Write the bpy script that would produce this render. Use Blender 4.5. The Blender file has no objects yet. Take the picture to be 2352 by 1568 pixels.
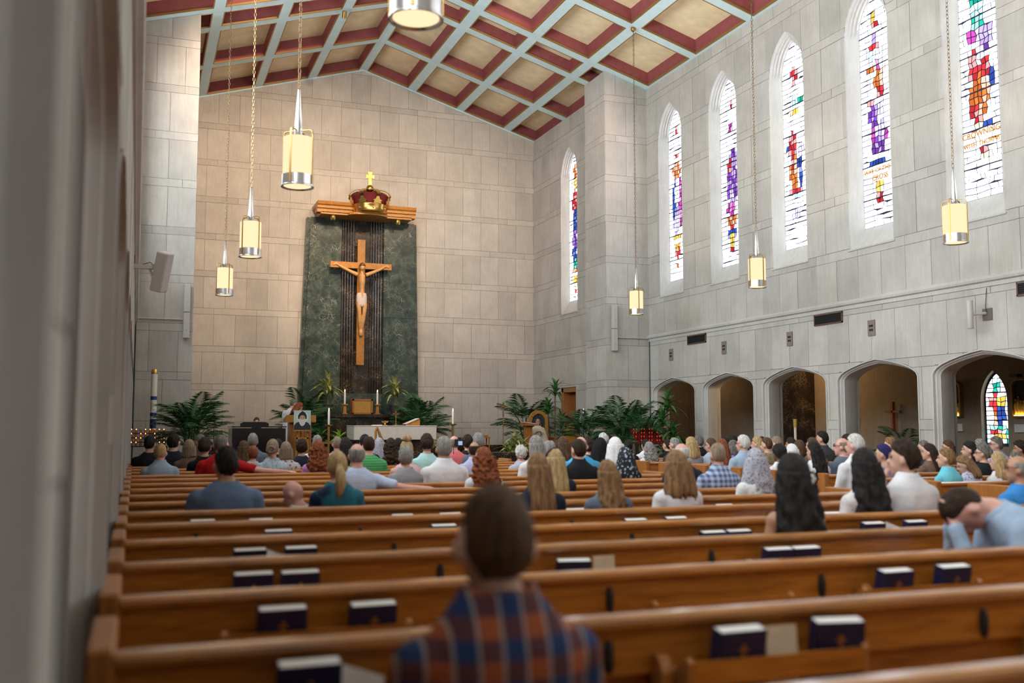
import bpy, bmesh, math, random
from mathutils import Vector, Matrix, noise

# ------------------------------------------------------------------ camera, world, exposure
scene = bpy.context.scene
C = scene.collection
EYE = 1.42
YAW, PITCH = math.radians(20.64), math.radians(4.856)
cam_data = bpy.data.cameras.new('camera')
cam_data.lens = 35.0
cam_data.sensor_width = 36.0
cam_data.clip_start = 0.05
cam_data.clip_end = 200.0
cam_data.dof.use_dof = True
cam_data.dof.focus_distance = 25.0
cam_data.dof.aperture_fstop = 1.5
cam = bpy.data.objects.new('camera', cam_data)
C.objects.link(cam)
cam.location = (0, 0, EYE)
cam.rotation_euler = (math.pi / 2 + PITCH, 0, -YAW)
scene.camera = cam

world = bpy.data.worlds.new('sky')
scene.world = world
world.use_nodes = True
world.node_tree.nodes['Background'].inputs['Color'].default_value = (0.75, 0.87, 1.0, 1)
world.node_tree.nodes['Background'].inputs['Strength'].default_value = 1.0

scene.view_settings.view_transform = 'Standard'
scene.view_settings.look = 'None'
scene.view_settings.gamma = 1.0
scene.view_settings.use_curve_mapping = False
scene.view_settings.exposure = 1.1
scene.cycles.use_light_tree = False
scene.cycles.max_bounces = 6
scene.cycles.diffuse_bounces = 4
scene.cycles.glossy_bounces = 3
scene.cycles.caustics_reflective = False
scene.cycles.caustics_refractive = False
scene.cycles.adaptive_threshold = 0.03
GLASS = 3.0            # radiance of the clear panes in the right wall
BOOST = 10.5           # raised radiance of the unseen left panes, set to light the right wall
LAMP = 0.56             # radiance of the pendant shades

# warm spotlights fixed among the ceiling beams, aimed at the sanctuary wall and the altar
def spot(name, loc, target, energy, size, col=(1.0, 0.70, 0.47), blend=0.6, rad=0.08):
    d = bpy.data.lights.new(name, 'SPOT')
    d.energy = energy
    d.spot_size = math.radians(size)
    d.spot_blend = blend
    d.color = col
    d.shadow_soft_size = rad
    o = bpy.data.objects.new(name, d)
    C.objects.link(o)
    o.location = loc
    o.rotation_euler = (Vector(target) - Vector(loc)).to_track_quat('-Z', 'Y').to_euler()
    return o
SPOTS = [((3.30, 19.43, 11.75), (2.8, 31.4, 7.4), 1650, 58, 'small brass spotlight on the beam above the near pendant lamps'),
         ((4.90, 19.43, 12.25), (5.6, 31.4, 8.2), 1000, 58, 'small brass spotlight on the beam just before the ridge'),
         ((8.25, 19.43, 12.25), (8.8, 31.4, 8.0), 800, 58, 'small brass spotlight on the beam just beyond the ridge'),
         ((9.92, 19.43, 11.75), (10.6, 31.4, 6.4), 700, 58, 'small brass spotlight on the beam above the window side lamps'),
         ((4.90, 25.80, 12.20), (5.4, 31.0, 5.6), 650, 24, 'small brass spotlight close to the end wall aimed at the reredos'),
         ((8.25, 22.02, 12.20), (6.7, 28.0, 1.4), 1100, 40, 'small brass spotlight aimed down at the altar')]
for a, b, e, s, _ in SPOTS:
    spot('sanctuary_spot', a, b, e, s, blend=1.0)
# soft lamps of the side aisle beyond the arcade
for yy, e in ((26.2, 8), (20.9, 30)):
    d = bpy.data.lights.new('aisle_lamp', 'POINT')
    d.energy = e
    d.color = (1.0, 0.66, 0.32)
    d.shadow_soft_size = 0.15
    o = bpy.data.objects.new('aisle_lamp', d)
    C.objects.link(o)
    o.location = (15.4, yy, 2.9)

# ------------------------------------------------------------------ where things stand
XC = 6.61                 # axis of the nave
XL, XR = -0.10, 13.42     # nave walls
YP = 24.70                # front of the chancel piers
YE = 31.40                # end wall
YB = -6.0                 # wall behind the camera
ZR, SLOPE = 13.03, 0.296  # ridge and pitch of the ceiling
CHL, CHR = 0.60, 12.63    # chancel walls
SF = 0.45                 # sanctuary floor
BAY = [23.40 - 2.604 * i for i in range(11)]
ROW0, ROWP = 2.705, 0.866
def zc(x): return ZR - SLOPE * abs(x - XC)
_fw = Vector((math.sin(YAW) * math.cos(PITCH), math.cos(YAW) * math.cos(PITCH), math.sin(PITCH)))
_rt = Vector((math.cos(YAW), -math.sin(YAW), 0))
_up = _rt.cross(_fw)
_F = 2352 * 35 / 36
def ray(x, y): return _fw + _rt * ((x - 1176) / _F) - _up * ((y - 784) / _F)
def at(x, y, Y):
    r = ray(x, y)
    return Vector((0, 0, EYE)) + r * (Y / r.y)
def atX(x, y, X):
    r = ray(x, y)
    return Vector((0, 0, EYE)) + r * (X / r.x)

# ------------------------------------------------------------------ helpers
def link(o, parent=None):
    C.objects.link(o)
    if parent is not None:
        o.parent = parent
    return o
def tag(o, label=None, cat=None, group=None, kind=None):
    if label: o['label'] = label
    if cat: o['category'] = cat
    if group: o['group'] = group
    if kind: o['kind'] = kind
    return o
def empty(name, loc=(0, 0, 0), rz=0.0, parent=None, s=1.0):
    o = bpy.data.objects.new(name, None)
    o.location = loc
    o.rotation_euler = (0, 0, rz)
    o.scale = (s, s, s)
    o.empty_display_size = 0.1
    return link(o, parent)
def inst(name, me, mats, parent=None, loc=(0, 0, 0), rot=(0, 0, 0), scale=(1, 1, 1)):
    """an object on shared mesh data, its materials kept on the object"""
    o = bpy.data.objects.new(name, me)
    if mats is not None:
        if not isinstance(mats, (list, tuple)): mats = [mats]
        while len(me.materials) < len(mats): me.materials.append(mats[len(me.materials)])
        for i, m in enumerate(mats):
            if me.materials[i] is not m:
                o.material_slots[i].link = 'OBJECT'
                o.material_slots[i].material = m
    o.location = loc
    o.rotation_euler = rot
    o.scale = scale
    return link(o, parent)
def copy_tree(o, parent=None):
    c = o.copy()
    C.objects.link(c)
    c.parent = parent
    for ch in list(o.children): copy_tree(ch, c)
    return c

class MB:
    """collects simple shapes; build() links them as ONE mesh object"""
    def __init__(s): s.v, s.f, s.m, s.k = [], [], [], 0
    def add(s, vs, fs):
        b = len(s.v)
        s.v += [tuple(v) for v in vs]
        s.f += [[b + i for i in f] for f in fs]
        s.m += [s.k] * len(fs)
        return s
    def box(s, x0, x1, y0, y1, z0, z1):
        return s.add([(x, y, z) for z in (z0, z1) for y in (y0, y1) for x in (x0, x1)],
                     [(0, 2, 3, 1), (4, 5, 7, 6), (0, 1, 5, 4), (2, 6, 7, 3), (0, 4, 6, 2), (1, 3, 7, 5)])
    def cbox(s, c, d): return s.box(c[0] - d[0] / 2, c[0] + d[0] / 2, c[1] - d[1] / 2, c[1] + d[1] / 2, c[2] - d[2] / 2, c[2] + d[2] / 2)
    def bbox(s, x0, x1, y0, y1, z0, z1, b=0.006):
        """box with chamfered edges"""
        bm = bmesh.new()
        bmesh.ops.create_cube(bm, size=1)
        for v in bm.verts: v.co = ((x0 + x1) / 2 + v.co.x * (x1 - x0), (y0 + y1) / 2 + v.co.y * (y1 - y0), (z0 + z1) / 2 + v.co.z * (z1 - z0))
        bmesh.ops.bevel(bm, geom=bm.edges[:], offset=b, segments=1, affect='EDGES')
        bm.verts.index_update()
        s.add([v.co[:] for v in bm.verts], [[v.index for v in f.verts] for f in bm.faces])
        bm.free()
        return s
    def prism(s, poly, fn, a0, a1):
        """poly: 2D points; fn(u, v, a) -> 3D; extruded from a0 to a1"""
        n = len(poly)
        vs = [fn(u, v, a0) for u, v in poly] + [fn(u, v, a1) for u, v in poly]
        fs = [list(range(n))[::-1], list(range(n, 2 * n))] + [(i, (i + 1) % n, n + (i + 1) % n, n + i) for i in range(n)]
        return s.add(vs, fs)
    def rings(s, rs, cap=True, closed=True):
        n = len(rs[0])
        vs = [p for r in rs for p in r]
        fs = []
        for j in range(len(rs) - 1):
            for i in range(n if closed else n - 1):
                a, b = j * n + i, j * n + (i + 1) % n
                fs.append((a, b, b + n, a + n))
        if cap and closed:
            fs.append(list(range(n))[::-1])
            fs.append([(len(rs) - 1) * n + i for i in range(n)])
        return s.add(vs, fs)
    def lathe(s, prof, c=(0, 0, 0), n=16, cap=True):
        return s.rings([[(c[0] + r * math.cos(2 * math.pi * i / n), c[1] + r * math.sin(2 * math.pi * i / n), c[2] + z) for i in range(n)] for r, z in prof], cap)
    def tube(s, pts, rad, n=8, cap=True, flat=1.0):
        pts = [Vector(p) for p in pts]
        rs = []
        ref = None
        for i, p in enumerate(pts):
            t = (pts[min(i + 1, len(pts) - 1)] - pts[max(i - 1, 0)])
            t = t.normalized() if t.length > 1e-9 else Vector((0, 0, 1))
            if ref is None:
                ref = Vector((0, 0, 1)) if abs(t.z) < 0.9 else Vector((1, 0, 0))
            a = t.cross(ref)
            if a.length < 1e-6: a = t.cross(Vector((0, 1, 0)))
            a.normalize()
            b = t.cross(a).normalized()
            ref = -b if b.dot(ref) < 0 else b
            r = rad[i] if isinstance(rad, (list, tuple)) else rad
            rs.append([tuple(p + a * (r * math.cos(2 * math.pi * k / n)) + b * (r * flat * math.sin(2 * math.pi * k / n))) for k in range(n)])
        return s.rings(rs, cap)
    def ball(s, c, r, n=12, m=8, rot=None):
        if not isinstance(r, (list, tuple)): r = (r, r, r)
        rs = []
        for j in range(1, m):
            t = math.pi * j / m
            ring = []
            for i in range(n):
                a = 2 * math.pi * i / n
                p = Vector((r[0] * math.sin(t) * math.cos(a), r[1] * math.sin(t) * math.sin(a), r[2] * math.cos(t)))
                if rot is not None: p = rot @ p
                ring.append(tuple(Vector(c) + p))
            rs.append(ring)
        b = len(s.v)
        s.rings(rs, cap=False)
        top = Vector((0, 0, r[2])); bot = Vector((0, 0, -r[2]))
        if rot is not None: top, bot = rot @ top, rot @ bot
        k = len(s.v)
        s.v += [tuple(Vector(c) + top), tuple(Vector(c) + bot)]
        for i in range(n):
            s.f.append([b + (i + 1) % n, b + i, k]); s.m.append(s.k)
            o = b + (m - 2) * n
            s.f.append([o + i, o + (i + 1) % n, k + 1]); s.m.append(s.k)
        return s
    def mesh(s, name, smooth=False, fix=True):
        me = bpy.data.meshes.new(name)
        me.from_pydata(s.v, [], s.f)
        if any(s.m): me.polygons.foreach_set('material_index', s.m)
        if fix:
            bm = bmesh.new(); bm.from_mesh(me)
            bmesh.ops.recalc_face_normals(bm, faces=bm.faces[:])
            bm.to_mesh(me); bm.free()
        if smooth:
            me.polygons.foreach_set('use_smooth', [True] * len(me.polygons))
            if smooth != 'all': me.set_sharp_from_angle(angle=math.radians(45))
        me.update()
        return me
    def build(s, name, mats, parent=None, smooth=False, loc=(0, 0, 0), rz=0.0, fix=True):
        me = s.mesh(name, smooth, fix)
        for m in (mats if isinstance(mats, (list, tuple)) else [mats]): me.materials.append(m)
        o = bpy.data.objects.new(name, me)
        o.location = loc
        o.rotation_euler = (0, 0, rz)
        return link(o, parent)

# 2D convex clipping, for stones around the openings
def clip(poly, a, b, keep_left=True):
    out = []
    n = len(poly)
    ex, ey = b[0] - a[0], b[1] - a[1]
    def side(p):
        d = ex * (p[1] - a[1]) - ey * (p[0] - a[0])
        return d if keep_left else -d
    for i in range(n):
        p, q = poly[i], poly[(i + 1) % n]
        sp, sq = side(p), side(q)
        if sp >= 0: out.append(p)
        if (sp > 0 > sq) or (sp < 0 < sq):
            t = sp / (sp - sq)
            out.append((p[0] + (q[0] - p[0]) * t, p[1] + (q[1] - p[1]) * t))
    return out
def area(poly):
    return 0.5 * sum(poly[i][0] * poly[(i + 1) % len(poly)][1] - poly[(i + 1) % len(poly)][0] * poly[i][1] for i in range(len(poly))) if len(poly) > 2 else 0.0
def inside(poly, hull):
    for i in range(len(hull)):
        poly = clip(poly, hull[i], hull[(i + 1) % len(hull)])
        if len(poly) < 3: return []
    return poly
def minus(polys, hole):
    hx0 = min(p[0] for p in hole); hx1 = max(p[0] for p in hole); hy0 = min(p[1] for p in hole); hy1 = max(p[1] for p in hole)
    out = []
    for poly in polys:
        if max(p[0] for p in poly) <= hx0 or min(p[0] for p in poly) >= hx1 or max(p[1] for p in poly) <= hy0 or min(p[1] for p in poly) >= hy1:
            out.append(poly); continue
        rem = poly
        for i in range(len(hole)):
            a, b = hole[i], hole[(i + 1) % len(hole)]
            o = clip(rem, a, b, False)
            if area(o) > 1e-4: out.append(o)
            rem = clip(rem, a, b, True)
            if area(rem) < 1e-5: break
    return out

# ------------------------------------------------------------------ materials
MATS = {}
def nodes(name):
    m = bpy.data.materials.new(name)
    m.use_nodes = True
    nt = m.node_tree
    b = nt.nodes['Principled BSDF']
    return m, nt, b
def N(nt, t, **kw):
    n = nt.nodes.new(t)
    for k, v in kw.items():
        if k in n.inputs: n.inputs[k].default_value = v
        else: setattr(n, k, v)
    return n
def ramp(nt, fac, stops):
    r = nt.nodes.new('ShaderNodeValToRGB')
    el = r.color_ramp.elements
    while len(el) < len(stops): el.new(0.5)
    for e, (p, c) in zip(el, stops):
        e.position = p
        e.color = (c[0], c[1], c[2], 1)
    nt.links.new(fac, r.inputs['Fac'])
    return r.outputs['Color']
def mix(nt, fac, a, b, mode='MIX'):
    n = nt.nodes.new('ShaderNodeMix')
    n.data_type = 'RGBA'
    n.blend_type = mode
    for i, v in ((0, fac), (6, a), (7, b)):
        if hasattr(v, 'links'): nt.links.new(v, n.inputs[i])
        elif i == 0: n.inputs[0].default_value = v
        else: n.inputs[i].default_value = (v[0], v[1], v[2], 1)
    return n.outputs[2]
def coord(nt, kind='Object', scale=(1, 1, 1)):
    t = nt.nodes.new('ShaderNodeTexCoord')
    mp = nt.nodes.new('ShaderNodeMapping')
    mp.inputs['Scale'].default_value = scale
    nt.links.new(t.outputs[kind], mp.inputs['Vector'])
    return mp.outputs['Vector']
def noise_tex(nt, vec, scale, detail=3.0, rough=0.55, dist=0.0):
    n = N(nt, 'ShaderNodeTexNoise')
    n.inputs['Scale'].default_value = scale
    n.inputs['Detail'].default_value = detail
    n.inputs['Roughness'].default_value = rough
    n.inputs['Distortion'].default_value = dist
    nt.links.new(vec, n.inputs['Vector'])
    return n.outputs['Fac']
def bump(nt, b, h, strength=0.2, dist=0.01):
    n = N(nt, 'ShaderNodeBump')
    n.inputs['Strength'].default_value = strength
    n.inputs['Distance'].default_value = dist
    nt.links.new(h, n.inputs['Height'])
    nt.links.new(n.outputs['Normal'], b.inputs['Normal'])
def plain(name, col, rough=0.6, metal=0.0, spec=None, var=0.0, vs=20.0):
    if name in MATS: return MATS[name]
    m, nt, b = nodes(name)
    b.inputs['Base Color'].default_value = (*col, 1)
    b.inputs['Roughness'].default_value = rough
    b.inputs['Metallic'].default_value = metal
    if spec is not None: b.inputs['Specular IOR Level'].default_value = spec
    if var:
        f = noise_tex(nt, coord(nt), vs)
        nt.links.new(ramp(nt, f, [(0.3, [c * (1 - var) for c in col]), (0.7, [min(1, c * (1 + var)) for c in col])]), b.inputs['Base Color'])
    MATS[name] = m
    return m
def stone(name, a, c, tint=0.14, rough=0.85):
    m, nt, b = nodes(name)
    v = coord(nt, 'Object')
    info = N(nt, 'ShaderNodeObjectInfo')
    geo = N(nt, 'ShaderNodeNewGeometry')
    mp = N(nt, 'ShaderNodeMapping')
    nt.links.new(geo.outputs['Position'], mp.inputs['Vector'])
    f = noise_tex(nt, mp.outputs['Vector'], 1.1, 4, 0.65, 0.3)
    col = ramp(nt, f, [(0.3, a), (0.68, c)])
    mp2 = N(nt, 'ShaderNodeMapping'); mp2.inputs['Scale'].default_value = (6, 6, 0.7)
    nt.links.new(geo.outputs['Position'], mp2.inputs['Vector'])
    col = mix(nt, 0.25, col, ramp(nt, noise_tex(nt, mp2.outputs['Vector'], 3.0, 3, 0.7), [(0.3, [x * 0.7 for x in a]), (0.7, c)]), 'MIX')
    r = ramp(nt, info.outputs['Random'], [(0.0, (1 - tint, 1 - tint, 1 - tint)), (0.5, (1, 0.99, 0.97)), (1.0, (1.0, 1.0, 1.0))])
    nt.links.new(mix(nt, 1.0, col, r, 'MULTIPLY'), b.inputs['Base Color'])
    b.inputs['Roughness'].default_value = rough
    MATS[name] = m
    return m
def wood(name, dark, mid, light, scale=(0.9, 14, 14), rough=0.32, coat=0.0):
    m, nt, b = nodes(name)
    v = coord(nt, 'Object', scale)
    info = N(nt, 'ShaderNodeObjectInfo')
    f = noise_tex(nt, v, 2.2, 6, 0.62, 0.8)
    col = ramp(nt, f, [(0.28, dark), (0.5, mid), (0.74, light)])
    f2 = noise_tex(nt, coord(nt, 'Object', (scale[0] * 3, scale[1] * 5, scale[2] * 5)), 3.0, 3)
    col = mix(nt, 0.35, col, ramp(nt, f2, [(0.35, dark), (0.65, light)]))
    r = ramp(nt, info.outputs['Random'], [(0.0, (0.86, 0.86, 0.86)), (1.0, (1.08, 1.06, 1.04))])
    nt.links.new(mix(nt, 1.0, col, r, 'MULTIPLY'), b.inputs['Base Color'])
    b.inputs['Roughness'].default_value = rough
    b.inputs['Coat Weight'].default_value = coat
    b.inputs['Coat Roughness'].default_value = 0.16
    bump(nt, b, f2, 0.08, 0.004)
    MATS[name] = m
    return m
def marble(name, stops, vein, vs=3.0, vw=0.03, rough=0.18, spots=None):
    m, nt, b = nodes(name)
    v = coord(nt, 'Object')
    d = N(nt, 'ShaderNodeTexNoise'); d.inputs['Scale'].default_value = 2.5; d.inputs['Detail'].default_value = 5
    nt.links.new(v, d.inputs['Vector'])
    w = mix(nt, 0.28, v, d.outputs['Color'], 'ADD')
    col = ramp(nt, noise_tex(nt, w, 4.0, 6, 0.7), stops)
    for sc, wd, k in ((vs, vw, 0.75), (vs * 2.7, vw * 1.1, 0.5)):
        vo = N(nt, 'ShaderNodeTexVoronoi'); vo.feature = 'DISTANCE_TO_EDGE'; vo.inputs['Scale'].default_value = sc
        nt.links.new(w, vo.inputs['Vector'])
        ma = N(nt, 'ShaderNodeMath', operation='LESS_THAN'); nt.links.new(vo.outputs['Distance'], ma.inputs[0]); ma.inputs[1].default_value = wd
        mu = N(nt, 'ShaderNodeMath', operation='MULTIPLY'); nt.links.new(ma.outputs[0], mu.inputs[0])
        nt.links.new(ramp(nt, noise_tex(nt, v, 2.2, 3), [(0.45, (0, 0, 0)), (0.62, (k, k, k))]), mu.inputs[1])
        col = mix(nt, mu.outputs[0], col, vein)
    nt.links.new(col, b.inputs['Base Color'])
    b.inputs['Roughness'].default_value = rough
    MATS[name] = m
    return m
def glow(name, col, strength, tex=None):
    if name in MATS: return MATS[name]
    m = bpy.data.materials.new(name)
    m.use_nodes = True
    nt = m.node_tree
    nt.nodes.clear()
    e = nt.nodes.new('ShaderNodeEmission')
    e.inputs['Color'].default_value = (*col, 1)
    e.inputs['Strength'].default_value = strength
    o = nt.nodes.new('ShaderNodeOutputMaterial')
    nt.links.new(e.outputs[0], o.inputs['Surface'])
    MATS[name] = m
    return m
def cloth(name, col, kind='plain', col2=None, scale=18.0, rough=0.85):
    if name in MATS: return MATS[name]
    m, nt, b = nodes(name)
    v = coord(nt, 'Object')
    col2 = col2 or [c * 0.6 for c in col]
    if kind == 'plain':
        out = ramp(nt, noise_tex(nt, v, 7, 4), [(0.3, [c * 0.86 for c in col]), (0.7, [min(1, c * 1.06) for c in col])])
    elif kind == 'stripe':
        w = N(nt, 'ShaderNodeTexWave'); w.bands_direction = 'Z'; w.inputs['Scale'].default_value = scale; w.inputs['Distortion'].default_value = 0.6
        nt.links.new(v, w.inputs['Vector'])
        out = ramp(nt, w.outputs['Fac'], [(0.45, col), (0.55, col2)])
    elif kind == 'plaid':
        outs = []
        for d in ('X', 'Z'):
            w = N(nt, 'ShaderNodeTexWave'); w.bands_direction = d; w.inputs['Scale'].default_value = scale; w.inputs['Distortion'].default_value = 0.3
            nt.links.new(v, w.inputs['Vector'])
            outs.append(ramp(nt, w.outputs['Fac'], [(0.42, (0, 0, 0)), (0.58, (1, 1, 1))]))
        mid = [(a + c) / 2 for a, c in zip(col, col2)]
        out = mix(nt, outs[0], mix(nt, outs[1], col, mid), mix(nt, outs[1], mid, col2))
    elif kind == 'tartan':       # broad blue and orange check with pale lines
        outs = []
        for d, s2 in (('X', scale), ('Z', scale), ('X', scale * 2), ('Z', scale * 2)):
            w = N(nt, 'ShaderNodeTexWave'); w.bands_direction = d; w.inputs['Scale'].default_value = s2; w.inputs['Distortion'].default_value = 0.4
            nt.links.new(v, w.inputs['Vector'])
            outs.append(w.outputs['Fac'])
        a = ramp(nt, outs[0], [(0.4, (0, 0, 0)), (0.6, (1, 1, 1))]); c = ramp(nt, outs[1], [(0.4, (0, 0, 0)), (0.6, (1, 1, 1))])
        p = [(x + y) / 2 * 0.6 for x, y in zip(col, col2)]
        out = mix(nt, a, mix(nt, c, col, p), mix(nt, c, p, col2))
        ln = ramp(nt, outs[2], [(0.93, (0, 0, 0)), (0.98, (0.6, 0.6, 0.6))])
        out = mix(nt, ln, out, (0.45, 0.4, 0.38))
    else:                        # flowers, lace, flecks
        vo = N(nt, 'ShaderNodeTexVoronoi'); vo.inputs['Scale'].default_value = scale
        nt.links.new(v, vo.inputs['Vector'])
        f = mix(nt, 0.5, vo.outputs['Distance'], noise_tex(nt, v, scale * 0.8, 3), 'MIX')
        out = ramp(nt, f, [(0.36, col2), (0.46, col)])
    nt.links.new(out, b.inputs['Base Color'])
    b.inputs['Roughness'].default_value = rough
    b.inputs['Specular IOR Level'].default_value = 0.25
    bump(nt, b, noise_tex(nt, v, 9, 3), 0.35, 0.03)
    MATS[name] = m
    return m
def hair_mat(name, dark, light, sz=1.5):
    if name in MATS: return MATS[name]
    m, nt, b = nodes(name)
    v = coord(nt, 'Object', (18, 18, sz * 1.6))
    nt.links.new(ramp(nt, noise_tex(nt, v, 2.4, 4, 0.6, 0.6), [(0.3, dark), (0.7, light)]), b.inputs['Base Color'])
    b.inputs['Roughness'].default_value = 0.55
    b.inputs['Specular IOR Level'].default_value = 0.18
    bump(nt, b, noise_tex(nt, v, 5, 5), 0.9, 0.012)
    MATS[name] = m
    return m

STONE = stone('limestone', (0.47, 0.45, 0.42), (0.63, 0.61, 0.575))
JOINT = plain('mortar', (0.33, 0.30, 0.27), 0.95)
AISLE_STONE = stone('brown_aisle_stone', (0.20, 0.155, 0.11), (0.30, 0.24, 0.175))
TRIM = stone('dressed_limestone', (0.52, 0.51, 0.49), (0.66, 0.65, 0.63), 0.05)
BEAM = plain('pale_blue_paint', (0.61, 0.79, 0.83), 0.6, var=0.05, vs=4)
RED = plain('brick_red_paint', (0.30, 0.075, 0.075), 0.7, var=0.12, vs=6)
CREAM = plain('cream_canvas', (0.88, 0.73, 0.48), 0.85, var=0.10, vs=3)
GILT = plain('dull_gilding', (0.33, 0.19, 0.055), 0.45, 0.3)
OAK = wood('oak', (0.17, 0.044, 0.004), (0.42, 0.135, 0.013), (0.62, 0.245, 0.034), rough=0.34, coat=0.45)
OAKC = wood('polished_oak', (0.18, 0.05, 0.006), (0.45, 0.155, 0.018), (0.66, 0.275, 0.042), rough=0.28, coat=1.0)
OAKV = wood('oak_upright', (0.25, 0.08, 0.014), (0.38, 0.14, 0.03), (0.50, 0.21, 0.055), scale=(14, 14, 0.9), rough=0.35, coat=0.2)
OAKG = wood('golden_oak', (0.30, 0.11, 0.014), (0.44, 0.19, 0.03), (0.56, 0.28, 0.055), scale=(5, 5, 5), rough=0.38)
GREEN = marble('green_marble', [(0.3, (0.010, 0.022, 0.018)), (0.5, (0.032, 0.055, 0.045)), (0.72, (0.10, 0.125, 0.095))], (0.34, 0.36, 0.31), 5.5, 0.016, 0.25)
BLACK = marble('black_gold_marble', [(0.3, (0.008, 0.007, 0.006)), (0.6, (0.028, 0.018, 0.012)), (0.8, (0.10, 0.05, 0.025))], (0.42, 0.30, 0.18), 11.0, 0.02, 0.22)
BRASS = plain('brass', (0.72, 0.43, 0.12), 0.22, 1.0)
BRASSD = plain('aged_brass', (0.42, 0.25, 0.08), 0.35, 0.9)
STEEL = plain('brushed_steel', (0.62, 0.60, 0.58), 0.25, 1.0)
BLACKP = plain('black_lacquer', (0.008, 0.008, 0.009), 0.12)
BLACKM = plain('black_metal', (0.015, 0.015, 0.016), 0.45)
GREY = plain('grey_enamel', (0.55, 0.52, 0.50), 0.45)
WAX = plain('white_wax', (0.85, 0.82, 0.76), 0.5)
PAPER = plain('paper', (0.80, 0.78, 0.74), 0.8, var=0.05, vs=60)
CREAMP = plain('cream_paper', (0.62, 0.52, 0.36), 0.8, var=0.08, vs=40)
NAVY = plain('navy_buckram', (0.008, 0.010, 0.05), 0.5)
TERRA = plain('dark_pot', (0.05, 0.045, 0.04), 0.6)
LEAFD = plain('palm_green', (0.028, 0.105, 0.03), 0.45, var=0.35, vs=9)
LEAFM = plain('leaf_green', (0.05, 0.16, 0.035), 0.42, var=0.3, vs=9)
LEAFY = plain('variegated_leaf', (0.42, 0.45, 0.16), 0.42, var=0.35, vs=14)
LEAFB = plain('bright_leaf', (0.25, 0.5, 0.04), 0.45, var=0.3, vs=12)
WHITEC = plain('white_altar_stone', (0.62, 0.58, 0.54), 0.6, var=0.06, vs=12)
FLAME = glow('candle_flame', (1.0, 0.62, 0.25), 18.0)
FLAME.cycles.emission_sampling = 'NONE'

# ================================================================== THE SETTING
rng = random.Random(7)
_block_cache = {}
def stone_wall(name, region, holes, fn, courses, cols, thick=0.35, base=None, parts=None, u0=0.0, base_mat=None, label=None):
    """region, holes: convex CCW polygons in (u, v); fn(u, v, d): d is how far the point stands out of the wall.
       courses: [(v0, v1, block width, offset)]; the stones become children named stone_block"""
    mb = MB()
    pcs = [region]
    for h in holes: pcs = minus(pcs, h)
    for p in pcs: mb.prism(p, fn, -thick, 0.0)
    wall = mb.build(name, base_mat or JOINT)
    wall['kind'] = 'structure'
    if label: wall['label'] = label
    lu0 = min(p[0] for p in region); lu1 = max(p[0] for p in region)
    if parts is None: parts = (lu0, lu1)
    rest = MB()
    g = 0.004
    for v0, v1, w, off in courses:
        k0 = math.floor((lu0 - off) / w) - 1
        u = off + k0 * w
        while u < lu1:
            r = [(u + g, v0 + g), (u + w - g, v0 + g), (u + w - g, v1 - g), (u + g, v1 - g)]
            u += w
            q = inside(r, region)
            if area(q) < 0.004: continue
            qs = [q]
            for h in holes: qs = minus(qs, h)
            qs = [x for x in qs if area(x) > 0.0015]
            if not qs: continue
            proud = 0.010 + rng.random() * 0.006
            cu = sum(p[0] for p in qs[0]) / len(qs[0])
            if parts[0] <= cu <= parts[1]:
                if len(qs) == 1 and len(qs[0]) == 4 and abs(area(qs[0]) - area(r)) < 1e-6:
                    key = (name, round(w, 3), round(v1 - v0, 3))
                    if key not in _block_cache:
                        hw, hv = w / 2 - g, (v1 - v0) / 2 - g
                        bl = MB()
                        o = Vector(fn(0, 0, 0))
                        f2 = lambda a, b, d: Vector(fn(a, b, d)) - o
                        bv = 0.008
                        bl.add([f2(a * hw, b * hv, 0) for a, b in ((-1, -1), (1, -1), (1, 1), (-1, 1))] +
                               [f2(a * hw, b * hv, 0.013 - bv * 0.6) for a, b in ((-1, -1), (1, -1), (1, 1), (-1, 1))] +
                               [f2(a * (hw - bv), b * (hv - bv), 0.013) for a, b in ((-1, -1), (1, -1), (1, 1), (-1, 1))],
                               [(0, 3, 2, 1), (8, 9, 10, 11)] + [(i, (i + 1) % 4, 4 + (i + 1) % 4, 4 + i) for i in range(4)] + [(4 + i, 4 + (i + 1) % 4, 8 + (i + 1) % 4, 8 + i) for i in range(4)])
                        me = bl.mesh('stone_block')
                        me.materials.append(STONE)
                        _block_cache[key] = me
                    b = bpy.data.objects.new('stone_block', _block_cache[key])
                    b.location = fn(r[0][0] + w / 2 - g, (v0 + v1) / 2, proud - 0.013)
                    link(b, wall)
                else:
                    bl = MB()
                    for x in qs: bl.prism(x, fn, 0.0, proud)
                    bl.build('stone_block', STONE, wall)
            else:
                for x in qs: rest.prism(x, fn, 0.0, proud)
    if rest.v:
        o = rest.build('stonework', STONE, wall)
        o['kind'] = 'stuff'
    return wall
def courses(v0, v1, wide, uoff, first=None):
    """tall courses of squarish blocks parted by thin courses of long ones"""
    out = []
    z = 0.61 if first is None else first
    k = 0
    while z < v1:
        out.append((z, z + 0.96, wide, uoff if k % 2 == 0 else uoff + wide * (0.0 if k % 3 else 0.5)))
        out.append((z + 0.96, z + 1.15, wide * 2, uoff + wide * (0.5 if k % 2 else -0.5)))
        z += 1.15
        k += 1
    return [(max(a, v0), min(b, v1), w, o) for a, b, w, o in out if b > v0 and a < v1]

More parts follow.
